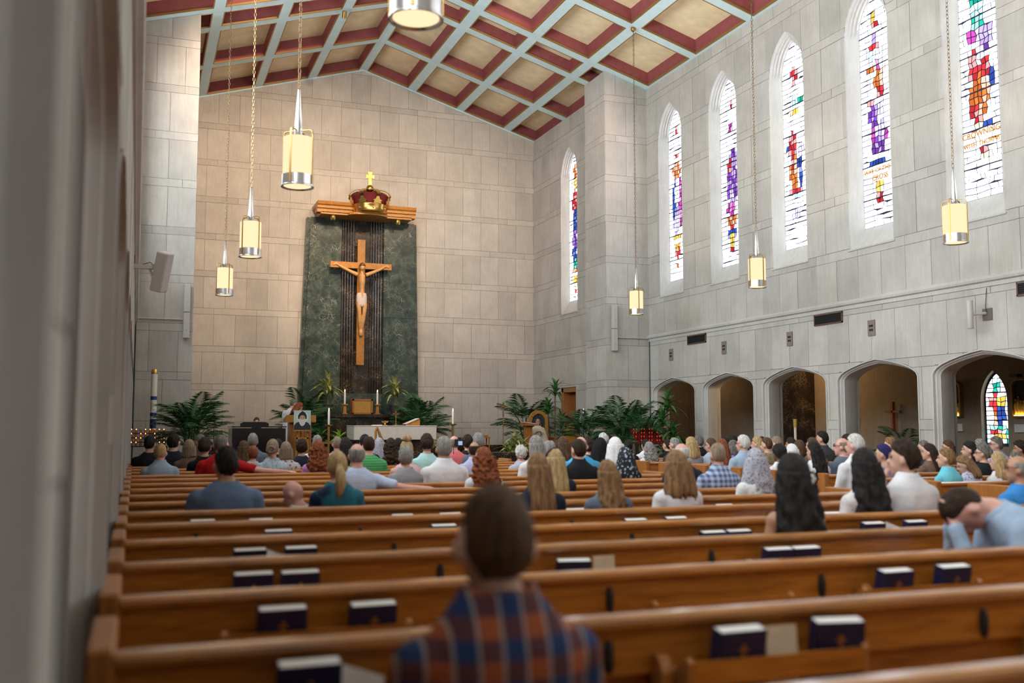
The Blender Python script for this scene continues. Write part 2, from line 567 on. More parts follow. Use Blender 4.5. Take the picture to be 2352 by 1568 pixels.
def lancet(a, zb, zs, h, uc=0.0, n=8):
    R = (a * a + h * h) / (2 * a)
    tm = math.acos((R - a) / R)
    arc = [(a - R + R * math.cos(tm * i / n), zs + R * math.sin(tm * i / n)) for i in range(n + 1)]
    pts = [(-a, zb), (a, zb)] + arc + [(-x, z) for x, z in arc[::-1][1:]]
    return [(uc + x, z) for x, z in pts]
def tudor(a, zs, rise, uc=0.0, zb=0.0):
    pr = [(1.0, 0.0), (0.97, 0.18), (0.90, 0.35), (0.80, 0.49), (0.62, 0.655), (0.40, 0.815), (0.2, 0.925), (0.0, 1.0)]
    arc = [(a * x, zs + rise * y) for x, y in pr]
    return [(uc + x, z) for x, z in [(-a, zb), (a, zb)] + arc + [(-x, z) for x, z in arc[::-1][1:]]]
W_OUT = dict(a=0.62, zb=4.96, zs=9.32, h=0.95)
W_IN = dict(a=0.41, zb=5.36, zs=9.32, h=0.73)
A_OUT = dict(a=1.145, zs=2.33, rise=0.40)

# ---------------- floor, sanctuary platform
FLOORM = plain('worn_terrazzo', (0.22, 0.17, 0.13), 0.35, var=0.2, vs=30)
o = MB().box(-4.0, 17.0, YB, 28.0, -0.2, 0.0).build('floor', FLOORM); tag(o, 'brown terrazzo church floor', kind='structure')
mb = MB()
for i, y in enumerate((20.3, 20.66, 21.02)):
    mb.box(XL, XR, y, YE, 0.15 * i, 0.15 * (i + 1))
o = mb.build('floor_sanctuary', BLACK); tag(o, 'black marble sanctuary steps and floor', kind='structure')

# ---------------- end wall
fnE = lambda u, v, d: (u, YE - d, v)
regE = [(CHL, 0.0), (CHR, 0.0), (CHR, zc(CHR)), (XC, ZR), (CHL, zc(CHL))]
wall_end = stone_wall('wall_end', regE, [], fnE, courses(0.3, 13.2, 0.635, 6.885, first=-0.76 + 1.15), None, label='tall limestone end wall behind the altar')
o = MB().box(CHL, CHR, YE - 0.05, YE, SF, 0.8).build('baseboard_end', BLACK); tag(o, 'black marble skirting under the end wall', kind='structure')

# ---------------- nave walls with lancets above and arcade below
holesR = [lancet(uc=y, **W_OUT) for y in BAY] + [tudor(uc=y, **A_OUT) for y in BAY]
fnR = lambda u, v, d: (XR - d, u, v)
zw = zc(XR)
wall_right = stone_wall('wall_right', [(YB, 0), (YP, 0), (YP, zw), (YB, zw)], holesR, fnR,
                        courses(0.0, 11.1, 0.651, 0.04, first=0.39), None, thick=0.5, parts=(9.3, 30), label='pale limestone nave wall with lancets over an arcade')
holesL = holesR
fnL = lambda u, v, d: (XL + d, u, v)
wall_left = stone_wall('wall_left', [(YB, 0), (YP, 0), (YP, zw), (YB, zw)], holesL, fnL, courses(0.0, 11.1, 0.651, 0.04, first=0.39), None, thick=0.5,
                       parts=(100, 101), label='limestone nave wall and arcade close beside the camera')
def arch_trim(side, yc):
    """moulded reveal of one arcade arch"""
    x0, sg = (XR, 1) if side > 0 else (XL, -1)
    mb = MB()
    steps = [(0.0, -0.018), (0.035, -0.018), (0.05, 0.03), (0.075, 0.035), (0.095, 0.07), (0.12, 0.085), (0.12, 0.36), (0.10, 0.38), (0.07, 0.42), (0.05, 0.5)]
    rs = []
    for ins, e in steps:
        o = tudor(A_OUT['a'] - ins, A_OUT['zs'], A_OUT['rise'] - ins * 0.75, yc)
        rs.append([(x0 + sg * e, u, v) for u, v in o[1:] + o[:1]])
    mb.rings(rs, cap=False, closed=False)
    return mb
for side, wall in ((1, wall_right), (-1, wall_left)):
    for y in BAY:
        arch_trim(side, y).build('arch_moulding', TRIM, wall, smooth=True)
    # string course
    sg = 1 if side > 0 else -1
    x0 = XR if side > 0 else XL
    prof = [(0.0, 3.76), (0.035, 3.77), (0.035, 3.84), (0.075, 3.86), (0.085, 3.90), (0.0, 3.97)]
    mb = MB().prism(prof, lambda d, z, y: (x0 - sg * d, y, z), YB, YP)
    o = mb.build('trim_string_course', TRIM)
    tag(o, 'moulded stone string course along the %s wall' % ('window' if side > 0 else 'near'), kind='structure')

# ---------------- chancel piers and chancel walls
mb = MB().prism([(12.09, SF), (XR + 0.5, SF), (XR + 0.5, zc(XR) - 0.14), (12.09, zc(12.09))], lambda x, z, y: (x, y, z), YP, 26.0)
pier_r = mb.build('wall_pier_right', JOINT); tag(pier_r, 'limestone chancel pier beside the first lancet', kind='structure')
mb = MB().prism([(XL - 0.5, 0.0), (1.20, 0.0), (1.20, zc(1.20)), (XL - 0.5, zc(XL) - 0.14)], lambda x, z, y: (x, y, z), YP, 26.0)
pier_l = mb.build('wall_pier_left', JOINT); tag(pier_l, 'limestone chancel pier carrying the slim column speaker', kind='structure')
def face_blocks(wall, region, fn, crs):
    for v0, v1, w, off in crs:
        lu0 = min(p[0] for p in region); lu1 = max(p[0] for p in region)
        u = off + (math.floor((lu0 - off) / w) - 1) * w
        while u < lu1:
            r = [(u + 0.004, v0 + 0.004), (u + w - 0.004, v0 + 0.004), (u + w - 0.004, v1 - 0.004), (u + 0.004, v1 - 0.004)]
            u += w
            q = inside(r, region)
            if area(q) < 0.004: continue
            MB().prism(q, fn, 0.0, 0.010 + rng.random() * 0.006).build('stone_block', STONE, wall)
face_blocks(pier_r, [(12.09, SF), (XR, SF), (XR, zc(XR)), (12.09, zc(12.09))], lambda u, v, d: (u, YP - d, v), courses(0.3, 12, 0.66, 12.09, first=0.39))
face_blocks(pier_r, [(YP, SF), (26.0, SF), (26.0, zc(12.09)), (YP, zc(12.09))], lambda u, v, d: (12.09 - d, u, v), courses(0.3, 12, 0.65, YP, first=0.39))
face_blocks(pier_l, [(XL, 0), (1.20, 0), (1.20, zc(1.2)), (XL, zc(XL))], lambda u, v, d: (u, YP - d, v), courses(0.0, 12, 0.65, XL, first=-0.76))
W0Y = 28.40
doorP = [(27.93, 0.0), (29.10, 0.0), (29.10, 2.63), (27.93, 2.63)]
fnC = lambda u, v, d: (CHR - d, u, v)
stone_wall('wall_chancel_right', [(26.0, 0), (YE, 0), (YE, zc(CHR)), (26.0, zc(CHR))], [lancet(uc=W0Y, **W_OUT), doorP], fnC,
           courses(0.3, 11.4, 0.66, 26.0, first=0.39), None, thick=0.5, label='limestone chancel side wall with one lancet and a doorway')
o = MB().prism([(26.0, 0), (YE, 0), (YE, zc(CHL)), (26.0, zc(CHL))], lambda u, v, d: (d, u, v), CHL - 0.5, CHL).build('wall_chancel_left', STONE); tag(o, kind='structure')
# wall behind the camera, aisle shells
mb = MB()
mb.prism([(XL - 0.6, 0.0), (XR + 0.6, 0.0), (XR + 0.6, 10.9), (XC, 13.2), (XL - 0.6, 10.9)], lambda u, v, d: (u, d, v), YB - 0.5, YB)
o = mb.build('wall_back', STONE); tag(o, kind='structure')
AX = 16.60
mb = MB()
YW = atX(2291, 930, AX + 0.1).y
win_ai = lancet(0.34, 1.0, 1.95, 0.62, YW)
for p in minus([[(YB, 0), (28.0, 0), (28.0, 3.4), (YB, 3.4)]], win_ai): mb.prism(p, lambda u, v, d: (d, u, v), AX, AX + 0.4)
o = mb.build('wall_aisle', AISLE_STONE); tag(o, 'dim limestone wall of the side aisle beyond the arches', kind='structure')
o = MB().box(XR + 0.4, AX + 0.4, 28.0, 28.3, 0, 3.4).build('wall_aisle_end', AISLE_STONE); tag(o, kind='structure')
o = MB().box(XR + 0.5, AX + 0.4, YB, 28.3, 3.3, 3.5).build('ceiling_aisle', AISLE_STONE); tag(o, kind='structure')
o = MB().box(-4.0, -3.7, YB, 28.0, 0, 3.4).build('wall_near_aisle', STONE); tag(o, kind='structure')
o = MB().box(-4.0, XL - 0.5, YB, 28.3, 3.3, 3.5).build('ceiling_near_aisle', CREAM); tag(o, kind='structure')
mb = MB(); mb.box(-4.0, XL - 0.4, YP, 25.0, 0, 3.4); mb.box(-4.0, XL - 0.5, YB - 0.3, YB, 0, 3.4); mb.box(XR + 0.5, AX + 0.4, YB - 0.3, YB, 0, 3.4)
o = mb.build('wall_aisle_ends', STONE); tag(o, kind='structure')

# ---------------- coffered ceiling
ceiling = MB().add([(XL - 0.6, YB - 0.5, zc(XL) + 0.25), (XC, YB - 0.5, ZR + 0.42), (XC, YE + 0.3, ZR + 0.42), (XL - 0.6, YE + 0.3, zc(XL) + 0.25)], [(0, 1, 2, 3)]) \
    .add([(XR + 0.6, YB - 0.5, zc(XR) + 0.25), (XC, YB - 0.5, ZR + 0.42), (XC, YE + 0.3, ZR + 0.42), (XR + 0.6, YE + 0.3, zc(XR) + 0.25)], [(0, 1, 2, 3)]).build('ceiling', CREAM)
tag(ceiling, 'coffered ceiling of pale blue beams, red sides and cream panels', kind='structure')
XCOF = [(6.74, 8.12), (8.39, 9.80), (10.05, 11.48), (11.74, 13.34)]
YCOF = [(28.87, 31.32), (26.00, 28.55), (24.76, 25.68)] + [(22.16 - 2.585 * i, 24.44 - 2.585 * i) for i in range(12)]
DEP = 0.37
def slope_pts(x0, x1, y0, y1, h): return [(x0, y0, zc(x0) + h), (x1, y0, zc(x1) + h), (x1, y1, zc(x1) + h), (x0, y1, zc(x0) + h)]
far_c, far_s, far_r, far_b = MB(), MB(), MB(), MB()
_cof = {}
def coffer(x0, x1, y0, y1, near):
    """red sides, cream panel and gilt rim of one coffer"""
    key = (round(x0, 2), round(x1, 2), round(y1 - y0, 2))
    if near and key in _cof:
        ms = _cof[key]
    else:
        oy = 0.0 if near else y0
        L = y1 - y0
        a = slope_pts(x0, x1, oy, oy + L, 0.0)
        b = slope_pts(x0 + 0.05, x1 - 0.05, oy + 0.05, oy + L - 0.05, DEP)
        sd = far_s if not near else MB()
        sd.add(a + b, [(i, (i + 1) % 4, 4 + (i + 1) % 4, 4 + i) for i in range(4)])
        pn = far_c if not near else MB()
        pn.add(slope_pts(x0 + 0.04, x1 - 0.04, oy + 0.04, oy + L - 0.04, DEP - 0.01), [(0, 1, 2, 3)])
        rm = far_r if not near else MB()
        for (p, q, r, s) in ((x0, x0 + 0.03, oy, oy + L), (x1 - 0.03, x1, oy, oy + L), (x0, x1, oy, oy + 0.03), (x0, x1, oy + L - 0.03, oy + L)):
            rm.add(slope_pts(p, q, r, s, 0.0) + slope_pts(p, q, r, s, 0.05), [(0, 1, 2, 3), (4, 7, 6, 5)] + [(i, (i + 1) % 4, 4 + (i + 1) % 4, 4 + i) for i in range(4)])
        if not near: return
        ms = []
        for m_, nm, mt in ((sd, 'coffer', RED), (pn, 'coffer_panel', CREAM), (rm, 'coffer_rim', GILT)):
            me = m_.mesh(nm, fix=(nm == 'coffer_rim'))
            me.materials.append(mt)
            ms.append(me)
        _cof[key] = ms
    s = bpy.data.objects.new('coffer', ms[0]); s.location = (0, y0, 0); link(s, ceiling)
    link(bpy.data.objects.new('coffer_panel', ms[1]), s)
    link(bpy.data.objects.new('coffer_rim', ms[2]), s)
def beam_box(mb, x0, x1, y0, y1, up=0.0):
    a = slope_pts(x0, x1, y0, y1, up); b = slope_pts(x0, x1, y0, y1, DEP + 0.05)
    mb.add(a + b, [(0, 3, 2, 1), (4, 5, 6, 7)] + [(i, (i + 1) % 4, 4 + (i + 1) % 4, 4 + i) for i in range(4)])
for j, (y0, y1) in enumerate(YCOF):
    near = y0 > 8.5
    for i, (x0, x1) in enumerate(XCOF):
        xr1 = min(x1, CHR + 0.08) if j < 2 else x1
        for m_ in (0, 1):
            a, b = (x0, xr1) if not m_ else (2 * XC - xr1, 2 * XC - x0)
            coffer(a, b, y0, y1, near)
edges = [-99] + [v for c_ in XCOF for v in c_] + [99]
XB = [(XC, 6.74), (8.12, 8.39), (9.80, 10.05), (11.48, 11.74), (13.34, XR + 0.05)]
for a, b in XB:
    for m_ in (0, 1):
        p, q = (a, b) if not m_ else (2 * XC - b, 2 * XC - a)
        mb = MB(); beam_box(mb, p, q, YB, YE)
        mb.build('ceiling_beam', BEAM, ceiling)
ys = [YE] + [v for c_ in YCOF for v in (c_[1], c_[0])]
for k in range(0, len(ys) - 1, 2):
    y1, y0 = ys[k], ys[k + 1]
    for p, q in ((XC, XR + 0.05), (XL - 0.1, XC)):
        mb = MB(); beam_box(mb, p, q, y0, y1, 0.006)
        if y0 > 8.5: mb.build('cross_beam', BEAM, ceiling)
        else:
            beam_box(far_b, p, q, y0, y1)
for m_, nm, mt in ((far_c, 'distant_panels', CREAM), (far_s, 'distant_coffer_sides', RED), (far_r, 'distant_rims', GILT), (far_b, 'distant_beams', BEAM)):
    o = m_.build(nm, mt, ceiling, fix=False); o['kind'] = 'stuff'
# thin cornice where the end wall meets the ceiling
for s_ in (1, -1):
    x1 = CHR if s_ > 0 else CHL
    mb = MB().add([(XC, YE - 0.05, ZR - 0.05), (XC, YE - 0.05, ZR), (x1, YE - 0.05, zc(x1)), (x1, YE - 0.05, zc(x1) - 0.05), (XC, YE, ZR - 0.05), (XC, YE, ZR), (x1, YE, zc(x1)), (x1, YE, zc(x1) - 0.05)],
                  [(0, 1, 2, 3), (0, 3, 7, 4), (4, 7, 6, 5), (1, 5, 6, 2)])
    o = mb.build('trim_cornice', BEAM); tag(o, kind='structure')

# ---------------- stained glass
GC = {'w': ((0.88, 0.94, 1.0), 1.0), 'p': ((0.80, 0.78, 1.0), 0.8), 'r': ((0.85, 0.05, 0.06), 0.085), 'o': ((0.95, 0.24, 0.05), 0.09), 'y': ((1.0, 0.62, 0.10), 0.13),
      'v': ((0.33, 0.10, 0.75), 0.07), 'm': ((0.75, 0.10, 0.60), 0.08), 'b': ((0.06, 0.14, 0.70), 0.065), 'c': ((0.35, 0.80, 0.95), 0.30), 'g': ((0.02, 0.55, 0.38), 0.09), 'l': ((0.55, 0.45, 0.95), 0.16), 'n': ((0.06, 0.05, 0.35), 0.08)}
def glow_s(sampled, *a):
    m = glow(*a)
    m.cycles.emission_sampling = 'FRONT_BACK' if sampled else 'NONE'
    return m
GNAME = {'w': 'clear', 'p': 'opal', 'r': 'ruby', 'o': 'orange', 'y': 'gold', 'v': 'violet', 'm': 'magenta', 'b': 'blue', 'c': 'sky', 'g': 'emerald', 'l': 'lilac', 'n': 'indigo'}
def gmat(c, shade=1):
    if c in 'wp': return glow_s(True, 'glass_' + GNAME[c], GC[c][0], GC[c][1] * GLASS)
    k = (0.0, 0.0, 0.32)[shade]
    col = [x + (1 - x) * k for x in GC[c][0]]
    return glow_s(False, 'glass_%s_%s' % (GNAME[c], ('deep', 'mid', 'pale')[shade]), col, GC[c][1] * 7.5 * (0.6, 1.0, 1.25)[shade])
LEAD = plain('lead_came', (0.012, 0.012, 0.05), 0.6)
# every figure: ellipses (u centre in half widths, v centre, u radius, v radius, colour) painted in order
FIG = {
 0: [(0.1, .88, .35, .04, 'o'), (0.1, .80, .4, .03, 'y'), (0, .66, .5, .09, 'r'), (.1, .52, .5, .10, 'b'), (0, .40, .45, .08, 'v'), (-.1, .32, .4, .05, 'b'), (.1, .24, .5, .04, 'g'), (0, .20, .6, .018, 'o'), (0.1, .13, .4, .05, 'y'), (.1, .06, .3, .02, 'r')],
 1: [(0, .88, .2, .03, 'r'), (0.1, .73, .3, .02, 'r'), (0, .64, .5, .05, 'o'), (-.2, .45, .35, .14, 'b'), (.5, .44, .3, .15, 'm'), (0, .50, .25, .07, 'p'), (-.1, .33, .4, .07, 'l'), (0, .25, .55, .018, 'y'), (0, .165, .45, .035, 'r'), (0, .195, .3, .02, 'y'), (0, .08, .2, .015, 'o')],
 2: [(.2, .86, .15, .03, 'r'), (.1, .74, .25, .03, 'm'), (.3, .56, .45, .06, 'v'), (.2, .44, .55, .13, 'v'), (-.1, .53, .2, .04, 'r'), (.1, .37, .3, .05, 'l'), (0, .30, .5, .03, 'm'), (0.1, .245, .65, .02, 'o'), (.1, .20, .3, .02, 'r'), (.1, .165, .5, .02, 'b'), (.1, .13, .3, .035, 'y'), (.1, .09, .2, .012, 'r')],
 3: [(0, .85, .25, .035, 'r'), (.05, .82, .18, .025, 'r'), (.15, .70, .45, .03, 'c'), (-.1, .66, .4, .018, 'y'), (.5, .70, .2, .02, 'g'), (-.2, .49, .3, .08, 'r'), (-.15, .36, .32, .10, 'o'), (-.25, .42, .2, .05, 'r'), (.45, .38, .22, .13, 'b'), (.45, .46, .3, .03, 'l'), (0, .27, .55, .02, 'r'), (.2, .255, .4, .012, 'c'), (0, .165, .25, .03, 'l'), (-.75, .50, .2, .012, 'b')],
 4: [(0, .89, .2, .03, 'y'), (0, .865, .25, .015, 'r'), (0, .81, .22, .035, 'v'), (.0, .775, .3, .01, 'r'), (-.3, .74, .3, .018, 'c'), (.25, .72, .25, .03, 'p'), (-.15, .675, .45, .018, 'o'), (.25, .69, .15, .03, 'm'), (.3, .62, .34, .05, 'o'), (.35, .57, .3, .03, 'r'), (-.2, .545, .45, .012, 'r'), (-.15, .47, .35, .05, 'v'), (.35, .50, .3, .03, 'l'), (.15, .385, .55, .05, 'm'), (.3, .40, .35, .06, 'l'), (.05, .34, .45, .035, 'v'), (.05, .275, .5, .022, 'b'), (.15, .16, .3, .04, 'y'), (.1, .12, .3, .018, 'r')],
 5: [(0, .76, .4, .05, 'g'), (.05, .68, .35, .055, 'g'), (.1, .72, .35, .02, 'c'), (-.3, .62, .25, .02, 'm'), (.3, .60, .45, .05, 'l'), (.35, .575, .3, .03, 'v'), (-.1, .50, .45, .07, 'r'), (.05, .52, .2, .07, 'p'), (.25, .48, .3, .05, 'r'), (0, .40, .5, .07, 'o'), (-.1, .33, .4, .04, 'r'), (.1, .36, .3, .05, 'o'), (.65, .43, .14, .035, 'b'), (.15, .27, .5, .02, 'b'), (-.1, .262, .3, .012, 'y'), (.15, .175, .22, .012, 'r'), (.1, .155, .25, .008, 'y')],
 9: [(0, .90, .4, .02, 'c'), (0, .80, .5, .05, 'g'), (0, .74, .6, .03, 'r'), (-.2, .58, .35, .14, 'r'), (.25, .60, .3, .10, 'y'), (.3, .42, .35, .14, 'b'), (-.2, .36, .25, .10, 'o'), (0, .24, .7, .02, 'g'), (0, .205, 1.0, .02, 'n'), (0, .14, .6, .045, 'r'), (0, .10, .5, .02, 'y'), (-.8, .1, .12, .08, 'c'), (.8, .1, .12, .08, 'g')]}
def slip(mb, q, fn):
    n_ = len(q)
    mb.k = 0
    mb.add([fn(u, v, 0.0) for u, v in q], [list(range(n_))])
    mb.k = 1
    mb.add([fn(u, v, 0.0) for u, v in q] + [fn(u, v, 0.014) for u, v in q], [(i, (i + 1) % n_, n_ + (i + 1) % n_, n_ + i) for i in range(n_)])
    return mb
def stained(n, fn, spec, cols, rows, single, win, seed):
    """panes of one window, each a flat bevel-less slip of glass between dark cames"""
    r = random.Random(seed)
    out = lancet(spec['a'], spec['zb'], spec['zs'], spec['h'])
    a, zb, top = spec['a'], spec['zb'], spec['zs'] + spec['h']
    H = top - zb
    gv = [[None] * (cols + 1) for _ in range(rows + 1)]
    for j in range(rows + 1):
        for i in range(cols + 1):
            ed = i in (0, cols) or j in (0, rows)
            ju = 0 if ed else (r.random() - 0.5) * 0.5 * a * 2 / cols
            jv = 0 if ed else (r.random() - 0.5) * 0.36 * H / rows
            gv[j][i] = (-a + 2 * a * i / cols + ju, zb + H * j / rows + jv)
    MB().prism(lancet(a + 0.012, zb - 0.012, spec['zs'], spec['h'] + 0.012), fn, 0.016, 0.03).build('lead_frame', LEAD, win)
    bars = MB()
    for j in range(5, rows, 6):
        v = zb + H * j / rows
        w = a if v < spec['zs'] else a * max(0.0, 1 - ((v - spec['zs']) / spec['h']) ** 1.4)
        bars.prism([(-w, v - 0.012), (w, v - 0.012), (w, v + 0.012), (-w, v + 0.012)], fn, -0.012, 0.0)
    bars.build('saddle_bars', LEAD, win)
    joined = {}
    cells = [[0] * cols for _ in range(rows)]
    for j in range(rows):
        i = 0
        while i < cols:
            def colour(i_):
                q = [gv[j][i_], gv[j][i_ + 1], gv[j + 1][i_ + 1], gv[j + 1][i_]]
                cu = sum(p[0] for p in q) / 4 / a; cv = (sum(p[1] for p in q) / 4 - zb) / H
                c = 'w'
                for fu, fv, ru, rv, k in FIG.get(n, []):
                    if ((cu - fu) / ru) ** 2 + ((cv - fv) / rv) ** 2 <= 1: c = k
                return c
            c = colour(i)
            w = 1
            while c == 'w' and w < 3 and i + w < cols and colour(i + w) == 'w' and r.random() < 0.78: w += 1
            q = [gv[j][i], gv[j][i + w], gv[j + 1][i + w], gv[j + 1][i]]
            i += w
            cx = sum(p[0] for p in q) / 4; cy = sum(p[1] for p in q) / 4
            g = 0.0085 if single else 0.010
            q = [(p[0] + math.copysign(min(g, abs(p[0] - cx)), cx - p[0]), p[1] + math.copysign(min(g, abs(p[1] - cy)), cy - p[1])) for p in q]
            q = inside(q, out)
            if area(q) < 2e-4: continue
            if c == 'w' and r.random() < 0.12: c = 'p'
            if single:
                slip(MB(), q, fn).build('pane', [gmat(c, r.randrange(3)), LEAD], win)
            else:
                slip(joined.setdefault((c, r.randrange(3) if c not in 'wp' else 1), MB()), q, fn)
    if joined:
        allm = MB()
        ms = [LEAD]
        for k, (c, m_) in enumerate(sorted(joined.items())):
            b = len(allm.v)
            allm.v += m_.v; allm.f += [[b + x for x in f] for f in m_.f]; allm.m += [k + 1 if q_ == 0 else 0 for q_ in m_.m]
            ms.append(gmat(*c))
        o = allm.build('stained_panes', ms, win)
        o['kind'] = 'stuff'
def surround(fn, parent):
    rs = []
    for t, zig in ((0, -0.01), (0.10, -0.012), (0.16, 0.02), (0.30, 0.0), (0.38, 0.035), (0.54, 0.0), (0.62, 0.04), (0.80, 0.0), (0.9, 0.02), (1.0, 0.0)):
        a = W_OUT['a'] + (W_IN['a'] - W_OUT['a']) * t
        ol = lancet(a, W_OUT['zb'] + (W_IN['zb'] - W_OUT['zb']) * t, W_OUT['zs'], W_OUT['h'] + (W_IN['h'] - W_OUT['h']) * t)
        rs.append([fn(u, v, 0.2 * t + (zig if v > W_OUT['zs'] + 0.01 else 0.0)) for u, v in ol])
    MB().rings(rs, cap=False).build('window_surround', TRIM, parent, smooth=True)
    # ledge under the opening
    MB().prism([(-0.66, 4.93), (0.66, 4.93), (0.66, 4.965), (-0.66, 4.965)], fn, -0.035, 0.02).build('window_sill', TRIM, parent)
wn = 0
WLAB = {1: 'lancet window nearest the chancel pier, blue and magenta figure', 2: 'lancet window with a violet robed figure, second from the pier', 3: 'lancet window with a tall red figure, third from the pier',
        4: 'lancet window with an orange cross and violet figure', 5: 'lancet window with a red robed figure and green top'}
LETTER = glow('glass_letters', (1.0, 0.42, 0.04), 0.36)
for i, y in enumerate(BAY):
    wn += 1
    w = empty('window_%d' % wn); tag(w, WLAB.get(wn, 'lancet window beyond the frame on the far wall'), kind='structure')
    surround(lambda u, v, e: (XR + e, y + u, v), w)
    # seen from inside, the picture runs towards the camera: mirror u
    stained(i + 1 if i < 5 else 99, lambda u, v, e: (XR + 0.2 + e, y - u, v), W_IN, 9 if i < 5 else 2, 42 if i < 5 else 8, i in (2, 3, 4), w, 40 + i)
    for text, u, v, s in {3: [('WAY OF THE', 0, 6.44, 0.125), ('CROSS', 0.08, 6.28, 0.15)], 4: [('CROWNING', 0, 6.46, 0.145), ('WITH THORNS', 0, 6.29, 0.115)]}.get(i, []):
        cu = bpy.data.curves.new('lettering', 'FONT')
        cu.body = text; cu.size = s; cu.align_x = 'CENTER'; cu.extrude = 0.003; cu.offset = 0.0035
        cu.materials.append(LETTER)
        t = bpy.data.objects.new('lettering', cu)
        t.matrix_world = Matrix.Translation((XR + 0.188, y - u, v)) @ Matrix(((0, 0, -1, 0), (-1, 0, 0, 0), (0, 1, 0, 0), (0, 0, 0, 1)))
        link(t, w)
DIMMED = glow('glass_left_dimmed', (0.87, 0.96, 1.0), 3.2)  # glow weakened in the unseen bay by the pier, so it is not overlit
BOOSTED = glow('glass_left_boosted', (0.87, 0.95, 1.0), BOOST)  # glow of the unseen left windows boosted to brighten the nave
for y in BAY:
    wn += 1
    w = empty('window_%d' % wn); tag(w, kind='structure')
    surround(lambda u, v, e: (XL - e, y + u, v), w)
    MB().prism(lancet(W_IN['a'] + 0.012, W_IN['zb'] - 0.012, W_IN['zs'], W_IN['h'] + 0.012), lambda u, v, e: (XL - 0.2 - e, y + u, v), 0.016, 0.03).build('lead_frame', LEAD, w)
    for j_ in range(4):
        q_ = inside([(-0.4, 5.37 + 1.17 * j_), (0.4, 5.37 + 1.17 * j_), (0.4, 6.53 + 1.17 * j_), (-0.4, 6.53 + 1.17 * j_)], lancet(W_IN['a'], W_IN['zb'], W_IN['zs'], W_IN['h']))
        if len(q_) > 2: slip(MB(), q_, lambda u, v, e: (XL - 0.2 - e, y + u, v)).build('pane', [DIMMED if y > 23 else BOOSTED, LEAD], w)
wn += 1
w = empty('window_%d' % wn); tag(w, 'slim lancet window in the chancel side wall', kind='structure')
surround(lambda u, v, e: (CHR + e, W0Y + u, v), w)
stained(0, lambda u, v, e: (CHR + 0.2 + e, W0Y - u, v), W_IN, 9, 42, False, w, 5)
wn += 1
w = empty('window_%d' % wn); tag(w, 'small coloured lancet in the dim aisle, saint in blue and red', kind='structure')
def fn_ai(u, v, e): return (AX + 0.1 + e, YW - u, v)
_G = GLASS; GLASS = 1.6
for k_ in ('clear', 'opal'): MATS.pop('glass_' + k_, None)
stained(9, fn_ai, dict(a=0.30, zb=1.06, zs=1.95, h=0.55), 6, 15, True, w, 12)
GLASS = _G
MB().prism([(-0.6, 0.8), (0.6, 0.8), (0.6, 2.8), (-0.6, 2.8)], fn_ai, 0.031, 0.05).build('backing_plate', LEAD, w)  # added unseen plate, blocks the bright sky around the lancet
MB().prism([(-0.36, 0.98), (0.36, 0.98), (0.36, 1.06), (-0.36, 1.06)], fn_ai, -0.05, 0.03).build('window_sill', LEAD, w)

# ---------------- door in the chancel wall
d = empty('door_1'); tag(d, 'open wooden doorway with a slit of coloured glass', kind='structure')
mb = MB()
for a, b, z0, z1 in ((28.98, 29.10, SF, 2.63), (27.93, 28.02, SF, 2.63), (27.93, 29.10, 2.48, 2.63)): mb.box(CHR + 0.02, CHR + 0.45, a, b, z0, z1)
mb.build('door_frame', OAKV, d)
MB().box(CHR + 0.30, CHR + 0.36, 28.02, 28.98, SF, 2.48).build('door_leaf', OAKV, d)
for j in range(9):
    MB().box(CHR + 0.285, CHR + 0.30, 28.10, 28.27, 1.15 + 0.13 * j, 1.27 + 0.13 * j).build('pane', gmat(('p', 'l', 'p', 'p', 'w', 'p', 'l', 'p', 'w')[j]), d)

# ================================================================== helpers for soft bodies
_tmp_scene = bpy.data.scenes.new('workshop')
def fuse(mb, voxel, smooth=4, name='body'):
    """weld overlapping limbs into one continuous skin"""
    me = mb.mesh(name)
    o = bpy.data.objects.new('fusing', me)
    _tmp_scene.collection.objects.link(o)
    m = o.modifiers.new('r', 'REMESH'); m.mode = 'VOXEL'; m.voxel_size = voxel; m.use_smooth_shade = True
    if smooth:
        s = o.modifiers.new('s', 'SMOOTH'); s.factor = 0.5; s.iterations = smooth
    vl = _tmp_scene.view_layers[0]
    vl.update()
    out = bpy.data.meshes.new_from_object(o.evaluated_get(vl.depsgraph))
    out.name = name
    bpy.data.objects.remove(o)
    bpy.data.meshes.remove(me)
    out.polygons.foreach_set('use_smooth', [True] * len(out.polygons))
    return out
def xat(x, Y): return at(x, 979, Y).x

# ================================================================== REREDOS, CROWN, CRUCIFIX
re_ = empty('reredos', (6.6, 31.0, SF)); tag(re_, 'tall green and black marble reredos on the end wall', 'reredos')
def R_(mb, name, mat, parent=None, **k):
    mb.v = [(x - 6.6, y - 31.0, z - SF) for x, y, z in mb.v]
    return mb.build(name, mat, parent or re_, **k)
fy = lambda x, z, y: (x, y, z)
def lerp(a, b, t): return a + (b - a) * t
for s_, xo0, xo1, xi in ((-1, 4.72, 4.95, 5.92), (1, 8.42, 8.27, 7.29)):
    for z0, z1 in ((SF, 2.05), (2.056, 4.86), (4.866, 7.96)):
        t0, t1 = (z0 - SF) / 7.5, (z1 - SF) / 7.5
        a0, a1 = lerp(xo0, xo1, t0), lerp(xo0, xo1, t1)
        poly = [(a0, z0), (xi, z0), (xi, z1), (a1, z1)]
        R_(MB().prism(poly, fy, 31.0, 31.384), 'marble_slab', GREEN)
    # splayed outer border
    w = 0.11 * s_
    poly = [(xo0, SF), (xo0 + w, SF), (xo1 + w, 7.96), (xo1, 7.96)]
    R_(MB().prism(poly, fy, 31.12, 31.384), 'marble_border', GREEN)
R_(MB().box(5.925, 7.285, 31.08, 31.384, 2.45, 7.96), 'centre_slab', BLACK)
